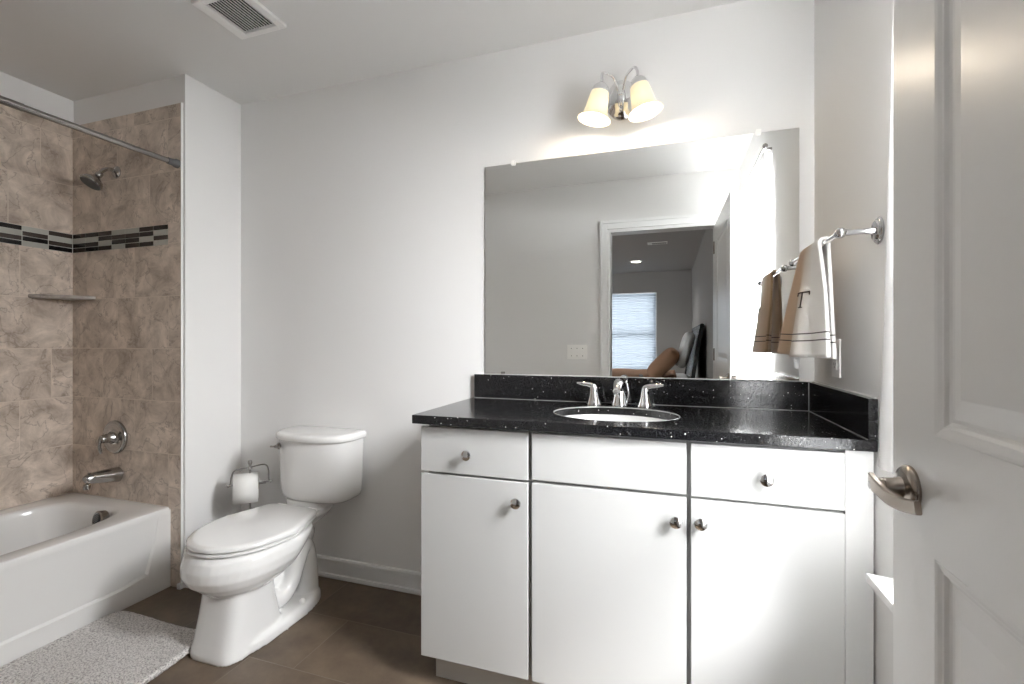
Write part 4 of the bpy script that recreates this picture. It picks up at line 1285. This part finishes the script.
# ------------------------------------------------------------------ bedroom seen through the doorway in the mirror
bed = thing('bed', (-.75, -2.5, 0), 'bed with a black curved headboard and tan cover seen in the mirror', 'bed')
boxes('mattress', [(-1.75, .26, -3.35, -1.75, .42, .72)], BEDWHITE, bed, bevel=.05, seg=4)
boxes('bed_frame', [(-1.80, .27, -3.38, -1.72, .20, .42), (-1.78, -1.70, -3.36, -3.28, 0, .2), (-1.78, -1.70, -1.82, -1.74, 0, .2)], BLACKWOOD, bed, bevel=.01)
bm = B()
nu, nv = 40, 30
GG = []
for j in range(nv + 1):
    row = []
    for i in range(nu + 1):
        x = -1.80 + 1.9 * i / nu; y = -3.39 + 1.68 * j / nv
        e = min(j, nv - j) / 3
        z = .765 + .02 * math.sin(x * 7 + y * 3) * math.sin(y * 8)
        if e < 1: z -= (1 - e) * .30
        row.append(bm.verts.new((x, y, z)))
    GG.append(row)
for j in range(nv):
    for i in range(nu): bm.faces.new((GG[j][i], GG[j][i + 1], GG[j + 1][i + 1], GG[j + 1][i]))
cov = mk('bed_cover', bm, BEDTAN, bed, angle=180)
q = cov.modifiers.new('s', 'SOLIDIFY'); q.thickness = .03
# headboard: slatted sleigh curve, seen edge-on
bm = B()
def hb(z):  # lean of the headboard: top curls towards the wall
    t = max(z - .1, 0) / 1.25
    return .19 + .17 * t ** 1.3
zs_ = [.0 + 1.345 * i / 24 for i in range(25)]
for (ya, yb2) in ((-3.42, -3.36), (-1.74, -1.68)):
    rings(bm, [[(hb(z) - .02, ya, z), (hb(z) + .022, ya, z), (hb(z) + .022, yb2, z), (hb(z) - .02, yb2, z)] for z in zs_])
rings(bm, [[(hb(z) - .008, -3.36, z), (hb(z) + .008, -3.36, z), (hb(z) + .008, -1.74, z), (hb(z) - .008, -1.74, z)] for z in zs_[6:]])
tube(bm, [(hb(1.345), -3.43, 1.345), (hb(1.345), -1.67, 1.345)], .026, 14)
mk('headboard', bm, BLACKWOOD, bed, angle=50)
def pillow(loc, sx, sz, lean, mat, label, th=.07):
    bm = B()
    bmesh.ops.create_uvsphere(bm, u_segments=32, v_segments=20, radius=1)
    for v in bm.verts:
        x, y, z = v.co
        v.co = Vector((math.copysign(abs(x) ** .75, x) * th, math.copysign(abs(y) ** .55, y) * sx, math.copysign(abs(z) ** .45, z) * sz))
    bmesh.ops.rotate(bm, verts=bm.verts, cent=(0, 0, 0), matrix=Matrix.Rotation(lean, 3, 'Y'))
    bmesh.ops.translate(bm, verts=bm.verts, vec=loc)
    o = mk('pillow', bm, mat, None, angle=180)
    tag(o, label, 'pillow')
    return o
pillow((.200, -2.10, 1.075), .33, .22, .28, BEDWHITE, 'pale grey pillow leaning on the black headboard in the mirror')
pillow((-.045, -2.02, .915), .32, .215, .78, BEDTAN, 'tan pillow leaning in front of the pale grey pillow in the mirror', th=.10)
dl = thing('recessed_downlight', (-.472, -3.794, H), 'round lit downlight in the bedroom ceiling seen in the mirror', 'ceiling light')
bm = B(); rs = []
for r, z in ((.095, H - .0005), (.095, H - .006), (.075, H - .010), (.070, H - .004)): rs.append([(-.472 + r * math.cos(2 * PI * k / 40), -3.794 + r * math.sin(2 * PI * k / 40), z) for k in range(40)])
rings(bm, rs, cap0=False, cap1=False); mk('trim_ring', bm, PLAST, dl)
bm = B(); lathe(bm, [(.0001, H - .006), (.07, H - .006), (.07, H - .001), (.0001, H - .001)], (-.472, -3.794, 0), (0, 0, 1), 32); mk('lens', bm, CANLIGHT, dl)
dl_ = bpy.data.lights.new('downlight', 'SPOT'); dl_.energy = 26; dl_.spot_size = 2.4; dl_.spot_blend = .8; dl_.shadow_soft_size = .06; dl_.color = (1, .95, .9)
dlo = bpy.data.objects.new('downlight', dl_); COL.objects.link(dlo); dlo.location = (-.472, -3.794, H - .02)
bv = thing('ceiling_register', (-.116, -2.452, H), 'small air register on the bedroom ceiling seen in the mirror', 'vent')
boxes('register_frame', [(-.245, -.19, -2.51, -2.39, H - .010, H - .001), (-.19, -.01, -2.51, -2.50, H - .010, H - .001), (-.19, -.01, -2.40, -2.39, H - .010, H - .001), (-.01, 0, -2.51, -2.39, H - .01, H - .001)], PLAST, bv)
boxes('louvre', [(-.185 + .022 * i, -.170 + .022 * i, -2.50, -2.40, H - .009, H - .003) for i in range(8)], GREYLINE, bv)
